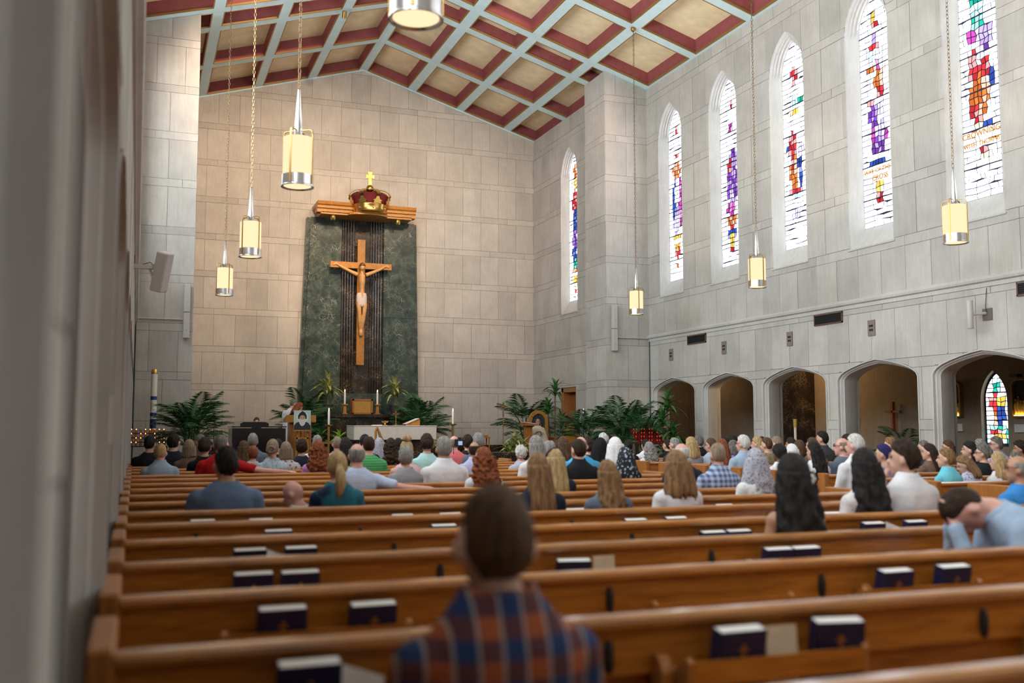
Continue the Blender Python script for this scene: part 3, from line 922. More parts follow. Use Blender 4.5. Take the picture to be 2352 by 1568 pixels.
R_(MB().box(5.925, 7.285, 31.02, 31.384, SF, 2.445), 'lower_slab', GREEN)
for s_ in (-1, 1):
    for k in range(5):
        x = 6.605 + s_ * (0.62 - 0.085 * k)
        R_(MB().tube([(x, 31.07, 2.45), (x, 31.07, 7.96)], 0.034, 8), 'fluting', BLACK)
cn = empty('canopy_shelf', (6.58, 30.8, 7.95)); tag(cn, 'oak canopy shelf carrying the crown on top of the reredos', 'shelf')
def K_(mb, name, mat, par, org, **k):
    mb.v = [(x - org[0], y - org[1], z - org[2]) for x, y, z in mb.v]
    return mb.build(name, mat, par, **k)
co = (6.58, 30.8, 7.95)
prof = [(0, 0.0), (0.0, 0.10), (0.05, 0.13), (0.05, 0.20), (0.10, 0.24), (0.12, 0.33), (-0.3, 0.33), (-0.3, 0.0)]
K_(MB().prism(prof, lambda d, z, x: (x, 30.36 - d, 8.0 + z), 5.03, 6.12), 'cornice', OAKG, cn, co)
K_(MB().prism(prof, lambda d, z, x: (x, 30.36 - d, 8.0 + z), 7.12, 8.15), 'cornice', OAKG, cn, co)
K_(MB().prism(prof, lambda d, z, y: (5.15 - d, y, 8.0 + z), 30.40, 31.38), 'cornice', OAKG, cn, co)
K_(MB().prism(prof, lambda d, z, y: (8.03 + d, y, 8.0 + z), 30.40, 31.38), 'cornice', OAKG, cn, co)
arc = [(5.15, 31.4), (5.15, 30.36), (6.05, 30.36)] + [(6.6 + 0.62 * math.cos(math.pi - math.pi * i / 10), 30.30 - 0.30 * math.sin(math.pi * i / 10)) for i in range(11)] + [(7.15, 30.36), (8.03, 30.36), (8.03, 31.4)]
K_(MB().prism(arc, lambda x, y, z: (x, y, z), 7.95, 8.02), 'soffit_board', OAKG, cn, co)
for x in (5.56, 7.62):
    K_(MB().lathe([(0.075, 0), (0.08, 0.005), (0.08, 0.16), (0.0, 0.16)], (x, 30.55, 7.80), 16), 'downlight_tube', BRASS, cn, co, smooth=True)

cr = empty('crown', (6.66, 30.35, 8.02)); tag(cr, 'gilded royal crown with dark red velvet above the reredos', 'crown')
VELVET = plain('dark_red_velvet', (0.13, 0.006, 0.012), 0.8)
MB().lathe([(0.52, 0.0), (0.54, 0.0), (0.56, 0.02), (0.545, 0.05), (0.545, 0.20), (0.56, 0.23), (0.56, 0.26), (0.52, 0.26)], n=40).build('band', BRASS, cr, smooth=True)
MB().lathe([(0.50, 0.22), (0.52, 0.32), (0.60, 0.52), (0.52, 0.60), (0.30, 0.66), (0.0, 0.68)], n=32).build('velvet_cap', VELVET, cr, smooth=True)
for k in range(8):
    a = 2 * math.pi * k / 8 + 0.2
    path = [(0.55, 0.26), (0.57, 0.34), (0.63, 0.46), (0.685, 0.53), (0.66, 0.60), (0.52, 0.70), (0.40, 0.74), (0.22, 0.75), (0.08, 0.74)]
    mb = MB()
    t = Vector((-math.sin(a), math.cos(a), 0))
    rs = []
    for r, z in path:
        c = Vector((r * math.cos(a), r * math.sin(a), z))
        n_ = Vector((math.cos(a), math.sin(a), 0.4)).normalized()
        rs.append([tuple(c + t * sx * 0.055 + n_ * sn * 0.012) for sx, sn in ((-1, -1), (1, -1), (1, 1), (-1, 1))])
    mb.rings(rs).build('crown_arch', BRASS, cr)
    mb = MB()
    c = Vector((0.565 * math.cos(a), 0.565 * math.sin(a), 0.26))
    n_ = Vector((math.cos(a), math.sin(a), 0))
    leaf = [(-0.14, 0.0), (0.14, 0.0), (0.10, 0.05), (0.15, 0.09), (0.07, 0.12), (0.05, 0.19), (0, 0.22), (-0.05, 0.19), (-0.07, 0.12), (-0.15, 0.09), (-0.10, 0.05)]
    mb.prism(leaf, lambda u, v, d: tuple(c + t * u + Vector((0, 0, v)) + n_ * (d + v * 0.25)), 0.0, 0.025).build('leaf_ornament', BRASS, cr)
for k in range(8):
    a = 2 * math.pi * k / 8
    MB().ball((0.565 * math.cos(a), 0.565 * math.sin(a), 0.125), (0.03, 0.03, 0.03), 10, 6).build('jewel', STEEL, cr, smooth=True)
MB().ball((0, 0, 0.82), 0.125, 20, 12).build('orb', BRASS, cr, smooth=True)
crs = [(-0.05, 0.92), (0.05, 0.92), (0.05, 1.16), (0.13, 1.14), (0.13, 1.27), (0.05, 1.25), (0.075, 1.36), (-0.075, 1.36), (-0.05, 1.25), (-0.13, 1.27), (-0.13, 1.14), (-0.05, 1.16)]
MB().prism(crs, lambda x, z, y: (x, y, z), -0.025, 0.025).build('cross_finial', BRASSD, cr)

cx_ = empty('crucifix', (6.49, 30.72, 3.32)); tag(cx_, 'large wooden crucifix hung before the black marble', 'crucifix')
CORP = plain('painted_wood_flesh', (0.62, 0.34, 0.13), 0.5, var=0.15, vs=25)
MB().box(-0.12, 0.12, -0.05, 0.05, 0.0, 3.95).build('upright', OAKG, cx_)
MB().box(-0.97, 0.97, -0.056, 0.045, 3.03, 3.22).build('crossbar', OAKG, cx_)
for p in (0.6, 2.4): MB().box(-0.05, 0.05, 0.05, 0.30, p, p + 0.1).build('wall_bracket', BLACKM, cx_)
b = MB()
yb = -0.13
b.tube([(0, yb, 2.02), (0, yb, 2.15), (0, yb - 0.02, 2.36), (0, yb - 0.03, 2.58), (0, yb - 0.03, 2.78), (0, yb - 0.02, 2.86)], [0.13, 0.145, 0.12, 0.165, 0.17, 0.08], 14, flat=0.62)
b.tube([(0, yb - 0.03, 2.84), (0, yb - 0.06, 2.97)], [0.06, 0.055], 10)
b.ball((0.0, yb - 0.085, 3.05), (0.082, 0.10, 0.12), 14, 10)
b.ball((0.0, yb - 0.17, 3.0), (0.02, 0.03, 0.03), 8, 6)
for s_ in (-1, 1):
    b.tube([(s_ * 0.13, yb, 2.82), (s_ * 0.36, yb + 0.02, 2.92), (s_ * 0.60, yb + 0.03, 3.03), (s_ * 0.74, -0.07, 3.12)], [0.07, 0.055, 0.045, 0.03], 10)
    b.ball((s_ * 0.80, -0.07, 3.145), (0.07, 0.022, 0.045), 10, 6)
    for q in range(4): b.tube([(s_ * 0.84, -0.075, 3.16 - 0.018 * q), (s_ * (0.90 - 0.01 * abs(q - 1)), -0.085, 3.15 - 0.022 * q)], 0.011, 6)
    b.tube([(s_ * 0.79, -0.08, 3.17), (s_ * 0.82, -0.10, 3.205)], 0.011, 6)
    b.tube([(s_ * 0.075, yb, 2.06), (s_ * 0.09, yb - 0.07, 1.82), (s_ * 0.075, yb - 0.09, 1.62), (s_ * 0.05, yb - 0.04, 1.35), (s_ * 0.025, -0.10, 1.10)], [0.09, 0.08, 0.06, 0.062, 0.035], 10)
    b.tube([(s_ * 0.025, -0.10, 1.12), (s_ * 0.02, -0.14, 1.00), (s_ * 0.025, -0.13, 0.90)], [0.035, 0.04, 0.025], 8)
inst('corpus', fuse(b, 0.014, 3, 'corpus'), CORP, cx_)
lc = MB()
lc.rings([[(w * math.cos(2 * math.pi * i / 16), yb - 0.02 + d * math.sin(2 * math.pi * i / 16) * (1 + 0.1 * math.sin(i * 3)), z) for i in range(16)] for z, w, d in ((2.24, 0.145, 0.105), (2.15, 0.165, 0.12), (2.0, 0.17, 0.13), (1.88, 0.165, 0.14), (1.80, 0.14, 0.13))])
lc.build('loincloth', plain('white_drapery', (0.62, 0.55, 0.50), 0.7), cx_, smooth='all')
hb = MB().ball((0, yb - 0.055, 3.085), (0.095, 0.105, 0.115), 14, 8)
hb.tube([(0.085 * math.cos(2 * math.pi * i / 12), yb - 0.085 + 0.10 * math.sin(2 * math.pi * i / 12), 3.11) for i in range(13)], 0.018, 6)
hb.build('hair_and_thorns', plain('dark_carved_hair', (0.10, 0.045, 0.02), 0.6), cx_, smooth='all')

# ================================================================== PENDANT LAMPS
SHADE = glow('lit_opal_shade', (1.0, 0.77, 0.46), LAMP)
CHAINM = plain('chain_brass', (0.25, 0.17, 0.09), 0.4, 0.8)
def make_pendant():
    r = empty('pendant_lamp')
    MB().lathe([(0.170, 0.12), (0.172, 0.13), (0.172, 0.57), (0.168, 0.58), (0.0, 0.585)], n=28, cap=False).build('glass_shade', SHADE, r, smooth=True)
    MB().lathe([(0.16, 0.015), (0.0, 0.012)], n=28, cap=False).build('bottom_diffuser', SHADE, r)
    MB().lathe([(0.165, 0.02), (0.178, 0.0), (0.190, 0.0), (0.190, 0.012), (0.181, 0.02), (0.181, 0.135), (0.168, 0.14), (0.165, 0.02)], n=28, cap=False).build('metal_band', STEEL, r, smooth=True)
    for k in range(4):
        a = math.pi / 2 * k + 0.45
        ca, sa = math.cos(a), math.sin(a)
        pts = [(0.186, 0.03), (0.186, 0.60), (0.178, 0.655), (0.15, 0.67), (0.03, 0.67)]
        rs = []
        for q, z in pts:
            c = Vector((q * ca, q * sa, z)); t = Vector((-sa, ca, 0)); n_ = Vector((ca, sa, 0.001)) if z < 0.62 else Vector((0.3 * ca, 0.3 * sa, 1)).normalized()
            rs.append([tuple(c + t * i * 0.011 + n_ * j * 0.004) for i, j in ((-1, -1), (1, -1), (1, 1), (-1, 1))])
        MB().rings(rs).build('strap', BRASSD, r)
    MB().lathe([(0.03, 0.58), (0.05, 0.66), (0.048, 0.70), (0.015, 1.16), (0.02, 1.17), (0.0, 1.18)], n=16).build('stem_cone', STEEL, r, smooth=True)
    mb = MB()
    z = 1.17
    top = zc(11.61) - 4.19
    k = 0
    while z < top - 0.02:
        a = 0 if k % 2 else math.pi / 2
        pts = [(0.018 * math.cos(q) * math.cos(a), 0.018 * math.cos(q) * math.sin(a), z + 0.036 + 0.036 * math.sin(q)) for q in [2 * math.pi * i / 8 for i in range(9)]]
        mb.tube(pts, 0.0055, 4, cap=False)
        z += 0.062; k += 1
    mb.build('chain', CHAINM, r)
    MB().ball((0, 0, top - 0.03), 0.07, 12, 8).build('ceiling_cap', BRASSD, r, smooth=True)
    d = bpy.data.lights.new('ceiling_fill', 'SPOT')      # added spot above the closed shade, brightens the ceiling
    d.energy = 130; d.spot_size = math.radians(150); d.spot_blend = 1.0; d.color = (1.0, 0.85, 0.64); d.shadow_soft_size = 0.12
    o = bpy.data.objects.new('ceiling_fill', d); o.location = (0, 0, 0.74); o.rotation_euler = (math.pi, 0, 0); link(o, r)
    return r
lamp = make_pendant()
LL = [((1.68, 21.85), 'smallest lit pendant lamp of the row nearest the camera, by the reredos'), ((1.68, 16.70), 'lit pendant lamp hanging between the smallest and the largest on the near side'),
      ((1.68, 11.55), 'large lit pendant lamp hanging to the left of the crown'), ((1.715, 6.42), 'pendant lamp cut by the top edge, only its lit underside visible'),
      ((11.60, 22.00), 'lit pendant lamp before the chancel pier on the window side'), ((11.60, 16.82), 'lit pendant lamp hanging before the third lancet on the window side'), ((11.60, 11.63), 'lit pendant lamp beside the fifth lancet window')]
for i, ((x, y), lab) in enumerate(LL):
    o = lamp if i == 0 else copy_tree(lamp)
    o.location = (x, y, 4.19 if i != 3 else 4.19)
    o.rotation_euler = (0, 0, 0.25 * i)
    tag(o, lab, 'lamp', 'pendant lamps of the nave')
for a, b_, e, s, lab in SPOTS:
    m = empty('spotlight', a); tag(m, lab, 'spotlight', 'ceiling spotlights')
    d = (Vector(b_) - Vector(a)).normalized()
    MB().tube([tuple(-d * 0.30), tuple(-d * 0.12)], 0.06, 12).build('housing', BRASSD, m, smooth=True)
    MB().tube([tuple(-d * 0.2), (0, 0, max(0.05, zc(a[0]) - a[2]))], 0.015, 6).build('bracket', BRASSD, m)

# ================================================================== SPEAKERS, VENTS, CONDUITS
for x, lab in ((1.05, 'slim grey column speaker on the pier near the paschal candle'), (12.29, 'slim grey column speaker on the pier beside the lancets')):
    r = empty('column_speaker', (x, 24.60, 3.48)); tag(r, lab, 'speaker', 'column speakers')
    for z0, z1 in ((0, 0.61), (0.62, 1.28)):
        MB().bbox(-0.075, 0.075, -0.06, 0.06, z0, z1, 0.012).build('cabinet', GREY, r)
    for z in (0.2, 0.85): MB().ball((0.0, -0.062, z), 0.012, 8, 6).build('badge', STEEL, r)
    MB().box(-0.02, 0.02, 0.05, 0.095, 0.3, 1.0).build('bracket', GREY, r)
p = at(372, 624, 14.0)
r = empty('tilted_speaker', p); tag(r, 'tilted grey loudspeaker on a bracket arm from the near wall', 'speaker')
mb = MB().bbox(-0.085, 0.085, -0.09, 0.09, -0.27, 0.27, 0.015)
o = mb.build('cabinet', GREY, r); o.rotation_euler = (math.radians(10), math.radians(16), math.radians(-30))
MB().tube([(-0.10, 0.02, -0.12), (-0.16, 0.02, 0.05), (-0.10, 0.02, 0.10)], 0.018, 6).build('yoke', GREY, r)
MB().box(XL - p.x, -0.10, -0.02, 0.05, 0.03, 0.085).build('arm', GREY, r)
MB().tube([(XL - p.x + 0.02, 0, 0.2), (-0.35, 0, 0.05), (-0.15, 0, 0.12), (-0.08, 0, 0.05)], 0.006, 5).build('cable', BLACKM, r)
# wall speaker by the string course
p = atX(2228, 722, XR - 0.28)
r = empty('wall_speaker', p); tag(r, 'grey tubular speaker on a square wall plate below the string course', 'speaker')
MB().lathe([(0.05, -0.24), (0.052, -0.235), (0.052, 0.235), (0.048, 0.24)], n=16).build('cabinet', GREY, r, smooth=True)
MB().box(XR - p.x - 0.03, XR - p.x - 0.012, -0.22, -0.02, -0.10, 0.10).build('wall_plate', plain('dark_plate', (0.16, 0.14, 0.12), 0.5), r)
MB().tube([(0, 0, 0.0), (XR - p.x - 0.03, -0.1, 0.02)], 0.025, 8).build('bracket', GREY, r)
MB().tube([(XR - p.x - 0.05, -0.13, 0.03), (XR - p.x - 0.04, -0.1, 0.12), (XR - p.x - 0.02, -0.12, 0.45)], 0.006, 5).build('cable', BLACKM, r)
VFR = plain('bronze_frame', (0.17, 0.09, 0.07), 0.5, 0.3)
for i, (y0, y1) in enumerate(((21.68, 22.58), (16.48, 17.38), (11.28, 12.18))):
    r = empty('air_vent', (XR - 0.012, (y0 + y1) / 2, 3.64)); tag(r, ('dark slot vent nearest the chancel pier', 'dark slot vent under the third lancet', 'dark slot vent cut by the picture edge')[i], 'vent', 'slot vents under the string course')
    h, z = (y1 - y0) / 2, 0.115
    mb = MB()
    for a in ((-h, h, -z, -z + 0.025), (-h, h, z - 0.025, z), (-h, -h + 0.025, -z, z), (h - 0.025, h, -z, z)): mb.box(-0.03, 0.0, a[0], a[1], a[2], a[3])
    mb.build('frame', VFR, r)
    MB().box(-0.008, 0.0, -h, h, -z, z).build('backing', plain('void_shade', (0.006, 0.006, 0.006), 0.8), r)  # shade behind the louvres is put into this near black colour
    for k in range(5): MB().box(-0.024, -0.010, -h + 0.025, h - 0.025, -0.078 + 0.037 * k, -0.070 + 0.037 * k).build('louvre', BLACKM, r)
GP = plain('grille_plate', (0.24, 0.19, 0.17), 0.55)
for i, y in enumerate((23.45, 20.87, 18.25, 15.64)):
    r = empty('grille_plate', (XR - 0.012, y, 3.33)); tag(r, ('small brown grille plate nearest the pier', 'small brown grille plate second from the pier', 'small brown grille plate third from the pier', 'small brown grille plate fourth from the pier')[i], 'grille', 'pierced plates over the arches')
    MB().box(-0.022, 0.0, -0.10, 0.10, -0.155, 0.155).build('plate', GP, r)
    for a, b_ in ((-1, -1), (1, -1), (-1, 1), (1, 1)):
        mb = MB().tube([(-0.0245, a * 0.028, b_ * 0.04), (-0.021, a * 0.028, b_ * 0.04)], 0.026, 10)
        mb.build('hole_shade', MATS['void_shade'], r)  # solid disc on the plate, a hole's shade put into its colour
for nm, pts, lab, mat in (('conduit_pipe', [(XL + 0.02, 24.66, 3.93), (0.98, 24.66, 3.93)], 'thin pale conduit running to the column speaker on the near pier', GREY),
                          ('conduit_pipe', [(12.38, 24.66, 3.86), (13.40, 24.66, 3.86)], 'thin pale conduit running to the column speaker on the window side pier', GREY),
                          ('corner_pipe', [(XL + 0.03, 24.60, 3.95), (XL + 0.03, 24.60, 11.0)], 'thin white pipe up the corner of the near pier', GREY),
                          ('corner_cable', [(XL + 0.04, 24.62, 0.3), (XL + 0.03, 24.62, 3.95)], 'dark cable down the corner of the near pier', BLACKM),
                          ('corner_cable', [(13.40, 24.64, 0.6), (13.40, 24.64, 3.86)], 'dark cable down the corner below the string course', BLACKM)):
    tag(MB().tube(pts, 0.018, 6).build(nm, mat), lab, 'conduit')

# ================================================================== PLANTS
def frond_mesh(L, droop, seed, nl=34, wid=0.016, ll=0.36):
    r = random.Random(seed)
    mb = MB()
    pts = []
    for i in range(9):
        t = i / 8
        pts.append(Vector((0, L * (t * 0.95), L * (0.75 * t - droop * t * t))))
    mb.tube(pts, [0.012 * (1 - 0.8 * i / 8) for i in range(9)], 4)
    for k in range(nl):
        t = 0.18 + 0.82 * k / (nl - 1)
        j = min(7, int(t * 8)); f = t * 8 - j
        c = pts[j].lerp(pts[j + 1], f)
        d = (pts[j + 1] - pts[j]).normalized()
        ln = L * ll * math.sin(math.pi * min(1, 0.15 + t * 0.85)) ** 0.6 * (0.85 + 0.3 * r.random()) + 0.04
        for s_ in (-1, 1):
            dirv = (d * (0.55 + 0.3 * t) + Vector((s_, 0, 0.12 - 0.25 * r.random()))).normalized()
            tip = c + dirv * ln + Vector((0, 0, -ln * 0.25))
            m_ = c + dirv * ln * 0.45
            sd = d * wid * 0.9
            mb.add([c - sd * 0.4, m_ - sd, tip, m_ + sd], [(0, 1, 2, 3)])
    return mb.mesh('frond', fix=False)
FR = [frond_mesh(1.0, 0.62, 1), frond_mesh(1.0, 0.45, 2), frond_mesh(1.0, 0.80, 3)]
def strap_mesh(L, w, droop, seed):
    mb = MB()
    rs = []
    n_ = 7
    for i in range(n_ + 1):
        t = i / n_
        hw = w * math.sin(math.pi * (0.12 + 0.88 * t)) ** 0.8 + 0.001
        y = L * t * 0.9; z = L * (0.8 * t - droop * t * t)
        rs.append([(-hw, y, z + hw * 0.35), (0, y, z), (hw, y, z + hw * 0.35)])
    mb.rings(rs, cap=False, closed=False)
    return mb.mesh('leaf', smooth='all', fix=False)
ST = [strap_mesh(1.0, 0.085, 0.9, 1), strap_mesh(1.0, 0.075, 0.6, 2), strap_mesh(1.0, 0.09, 1.25, 3)]
def pot(r, rad, h, mat=TERRA):
    MB().lathe([(rad * 0.72, 0), (rad * 0.95, h * 0.85), (rad * 1.04, h * 0.86), (rad * 1.04, h), (rad * 0.9, h), (rad * 0.88, h * 0.9), (0, h * 0.9)], n=18).build('pot', mat, r, smooth=True)
def palm(x, y, z, h, n_, label, spread=1.0, seed=0, mat=LEAFD, potr=0.18):
    r_ = random.Random(seed)
    r = empty('palm_plant', (x, y, z)); tag(r, label, 'plant', 'potted palms')
    pot(r, potr, 0.34)
    for k in range(n_):
        a = 2 * math.pi * (k * 0.382 + 0.05 * r_.random())
        t = k / n_
        L = h * (0.44 + 0.14 * r_.random()) * (1.0 - 0.15 * t)
        b0 = Vector((0.06 * math.cos(a + 1), 0.06 * math.sin(a + 1), 0.30))
        zst = h * (0.10 + 0.16 * r_.random() + 0.22 * (1 - t))
        c = b0 + Vector((0.10 * spread * math.cos(a + math.pi / 2), 0.10 * spread * math.sin(a + math.pi / 2), zst))
        MB().tube([b0, b0.lerp(c, 0.6) , c], [0.014, 0.011, 0.009], 5).build('stem', mat, r)
        o = inst('frond', FR[k % 3], mat, r, c, (math.radians(30 + 20 * r_.random() - 44 * t * spread), 0, a), (L, L * (0.75 + 0.25 * spread), L * (1.0 - 0.2 * t)))
    return r
def dracaena(x, y, z, h, n_, label, mat, leaf=0.45, heads=((0, 0, 1.0),), seed=0, potr=0.15, pot_h=0.26, potmat=TERRA, stem=True):
    r_ = random.Random(seed)
    r = empty('dracaena_plant', (x, y, z)); tag(r, label, 'plant', 'potted dracaenas')
    pot(r, potr, pot_h, potmat)
    for hx, hy, hz in heads:
        top = Vector((hx, hy, pot_h * 0.8 + (h - pot_h * 0.8) * hz - leaf * 0.35))
        if top.z < pot_h: top.z = pot_h
        MB().tube([(hx * 0.3, hy * 0.3, pot_h * 0.8), (hx * 0.8, hy * 0.8, (top.z + pot_h) / 2), tuple(top)], [0.025, 0.022, 0.018], 6).build('cane', plain('cane_bark', (0.2, 0.14, 0.08), 0.8), r)
        for k in range(n_):
            a = 2 * math.pi * k * 0.382
            t = k / n_
            s = leaf * (0.8 + 0.4 * r_.random())
            inst('leaf', ST[k % 3], mat, r, top + Vector((0, 0, -0.12 * t * leaf * 3)), (math.radians(52 - 58 * t + 8 * r_.random()), 0, a), (s, s, s))
    return r
palm(xat(425, 21.9) + 0.12, 21.9, SF, 1.6, 46, 'large dark palm beside the tall blue banded candle', 1.0, 3, potr=0.22)
palm(xat(698, 29.2), 29.2, SF, 2.0, 26, 'palm against the reredos behind the reader in white', 0.9, 4)
palm(xat(966, 28.6), 28.6, SF, 1.85, 40, 'bushy palm beside the tabernacle altar under the green marble edge', 1.15, 5)
palm(xat(1208, 29.0), 29.0, SF, 1.9, 24, 'palm leaning out beside the throne and small lectern', 1.3, 6)
palm(xat(1345, 24.0), 24.0, SF, 1.5, 30, 'dark palm behind the silver candle stands', 1.1, 7)
palm(xat(1432, 23.3), 23.3, SF, 1.7, 40, 'widest dark palm before the chancel pier', 1.2, 8, potr=0.22)
palm(xat(1482, 22.3), 22.3, SF, 1.4, 30, 'low dark palm next to the first arch', 1.0, 9)
dracaena(xat(1272, 27.8), 27.8, SF, 2.2, 20, 'tall corn plant with broad leaves behind the throne', LEAFM, 0.50, ((0.05, 0, 1.0), (-0.15, 0.1, 0.72), (0.2, -0.1, 0.5)), 2)
dracaena(xat(1533, 21.6), 21.6, SF, 1.65, 24, 'bushy corn plant standing in front of the first arch', LEAFM, 0.50, ((0.0, 0, 1.0), (-0.12, 0.05, 0.74), (0.12, -0.05, 0.5), (0.03, 0.1, 0.25)), 5)
dracaena(xat(752, 30.0), 30.0, 1.78, 0.98, 36, 'variegated potted plant on the black altar, candle side near the palm', LEAFY, 0.60, ((0, 0, 1.0),), 11, 0.16, 0.30)
dracaena(xat(906, 30.0), 30.0, 1.78, 0.92, 36, 'variegated potted plant on the black altar, tabernacle far side', LEAFY, 0.56, ((0, 0, 1.0),), 12, 0.16, 0.30)
dracaena(xat(735, 26.4), 26.4, SF, 0.78, 26, 'dark broad leaved plant on the floor between ambo and candlestick', LEAFM, 0.42, ((0, 0, 1.0),), 13, 0.14, 0.2)
dracaena(xat(1183, 24.6), 24.6, SF - 0.0, 0.75, 34, 'low variegated plant at the foot of the small lectern', LEAFY, 0.42, ((0, 0, 0.9), (0.16, -0.1, 0.62), (-0.18, -0.1, 0.5)), 14, 0.18, 0.18)
dracaena(xat(779, 25.8), 25.8, SF, 0.72, 26, 'bright lime green fern by the altar corner', LEAFB, 0.36, ((0, 0, 1.0), (0.15, 0, 0.6)), 15, 0.12, 0.16)
dracaena(xat(1009, 26.6), 26.6, SF, 0.55, 24, 'small lime green plant at the far end of the altar', LEAFB, 0.30, ((0, 0, 1.0), (0.15, 0, 0.8)), 16, 0.12, 0.16)
palm(atX(2078, 990, 15.8).x, atX(2078, 990, 15.8).y, 0, 1.35, 16, 'dim palm in the dark aisle behind the fourth arch', 0.9, 17)

# ================================================================== SANCTUARY FURNISHINGS
def candle(parent, x, y, z, h, r=0.028, lit=True):
    MB().lathe([(r, 0), (r, h - 0.01), (r * 0.7, h), (0, h)], (x, y, z), 12).build('candle', WAX, parent, smooth=True)
    if lit:
        MB().lathe([(0.001, 0.0), (0.012, 0.02), (0.009, 0.045), (0.001, 0.075)], (x, y, z + h + 0.005), 8).build('flame', FLAME, parent)
# black marble altar below the reredos
ox, oy = xat(838, 30.1), 30.05
r = empty('back_altar', (ox, oy, SF)); tag(r, 'long black marble altar below the reredos', 'altar')
hw = (xat(948, 30.0) - xat(728, 30.0)) / 2
MB().bbox(-hw, hw, -0.55, 0.55, 1.22, 1.33, 0.012).build('table_slab', BLACK, r)
MB().box(-hw + 0.12, hw - 0.12, -0.42, 0.5, 0.0, 1.22).build('pedestal', BLACK, r)
for k in range(7):
    x = -hw + 0.35 + k * (2 * hw - 0.7) / 6
    MB().box(x - 0.06, x + 0.06, -0.45, -0.42, 0.12, 1.15).build('pilaster', BLACK, r)
r = empty('tabernacle', (xat(829, 29.85), 29.85, 1.78)); tag(r, 'golden oak tabernacle box on the black altar', 'tabernacle')
MB().bbox(-0.31, 0.31, -0.18, 0.22, 0.0, 0.44, 0.01).build('case', OAKG, r)
mb = MB()
for a in ((-0.31, 0.31, 0.40, 0.45), (-0.31, 0.31, 0.0, 0.04), (-0.31, -0.26, 0.0, 0.45), (0.26, 0.31, 0.0, 0.45)): mb.box(a[0], a[1], -0.21, -0.18, a[2], a[3])
mb.build('front_frame', OAKV, r)
MB().box(-0.25, 0.25, -0.19, -0.181, 0.045, 0.395).build('door', plain('gilded_door', (0.55, 0.30, 0.07), 0.35, 0.5, var=0.2, vs=60), r)
for x, lab in ((791, 'wooden altar candlestick with lit candle, reader side of the tabernacle'), (866, 'wooden altar candlestick with lit candle, far side of the tabernacle')):
    r = empty('altar_candlestick', (xat(x, 29.7), 29.7, 1.78)); tag(r, lab, 'candlestick', 'candlesticks flanking the tabernacle')
    MB().box(-0.075, 0.075, -0.075, 0.075, 0, 0.03).build('foot', OAKG, r)
    MB().prism([(-0.05, 0.03), (0.05, 0.03), (0.035, 0.27), (-0.035, 0.27)], lambda a, z, y: (a, y, z), -0.04, 0.04).build('shaft', OAKG, r)
    MB().box(-0.08, 0.08, -0.08, 0.08, 0.27, 0.30).build('drip_pan', OAKG, r)
    candle(r, 0, 0, 0.30, 0.36)
# white front altar
Ya = 26.3
x0, x1 = xat(813, Ya), xat(1003, Ya)
r = empty('altar', ((x0 + x1) / 2, Ya + 0.48, SF)); tag(r, 'pale stone block altar facing the pews', 'altar')
h = (x1 - x0) / 2
MB().bbox(-h, h, -0.48, 0.48, 0.60, 0.965, 0.012).build('stone_block', WHITEC, r)
MB().bbox(-h - 0.01, h + 0.01, -0.49, 0.49, 0.966, 0.985, 0.005).build('altar_cloth', plain('white_linen', (0.78, 0.76, 0.73), 0.8), r)
MB().box(-h + 0.25, h - 0.25, -0.35, 0.35, 0.0, 0.60).build('base', BLACK, r)
AT = SF + 0.985
def on_altar(x, dy=0.3): return (xat(x, Ya + dy), Ya + dy, AT)
r = empty('ciborium', on_altar(884)); tag(r, 'low gold bowl on a foot on the pale altar', 'bowl')
MB().lathe([(0.06, 0), (0.065, 0.01), (0.03, 0.03), (0.025, 0.06), (0.06, 0.08), (0.10, 0.11), (0.0, 0.115)], n=20).build('bowl', BRASS, r, smooth=True)
MB().lathe([(0.105, 0.11), (0.105, 0.13), (0.0, 0.14)], n=20).build('lid', BRASS, r, smooth=True)
r = empty('altar_cross', on_altar(909, 0.5)); tag(r, 'small dark bronze standing cross on the pale altar', 'cross')
MB().lathe([(0.06, 0), (0.06, 0.015), (0.015, 0.04), (0.012, 0.2)], n=12).build('stand', BRASSD, r, smooth=True)
MB().box(-0.016, 0.016, -0.01, 0.01, 0.2, 0.40).build('upright', BRASSD, r)
MB().box(-0.085, 0.085, -0.01, 0.01, 0.305, 0.335).build('crossbar', BRASSD, r)
r = empty('missal_stand', on_altar(945, 0.25)); tag(r, 'open book tilted on a wooden missal stand', 'book stand')
MB().prism([(-0.2, 0), (0.2, 0), (0.2, 0.17), (0.17, 0.18), (-0.2, 0.03)], lambda x, z, y: (x, y, z), -0.15, 0.15).build('stand', OAKG, r)
for s_ in (-1, 1): MB().prism([(-0.2, 0.035), (0.17, 0.185), (0.165, 0.2), (-0.205, 0.05)], lambda x, z, y: (x, y, z), 0.0 if s_ > 0 else -0.17, 0.17 if s_ > 0 else 0.0).build('page_block', PAPER, r)
r = empty('gold_plate', on_altar(923, 0.2)); tag(r, 'flat gold dish beside the missal stand', 'dish')
MB().lathe([(0.05, 0), (0.13, 0.02), (0.13, 0.028), (0.05, 0.012), (0, 0.01)], n=20).build('dish', BRASS, r, smooth=True)
r = empty('folded_linen', on_altar(868, 0.3)); tag(r, 'folded white cloth on the altar beside the gold bowl', 'cloth')
MB().bbox(-0.16, 0.1, -0.1, 0.1, 0, 0.02, 0.006).build('cloth', MATS['white_linen'], r)
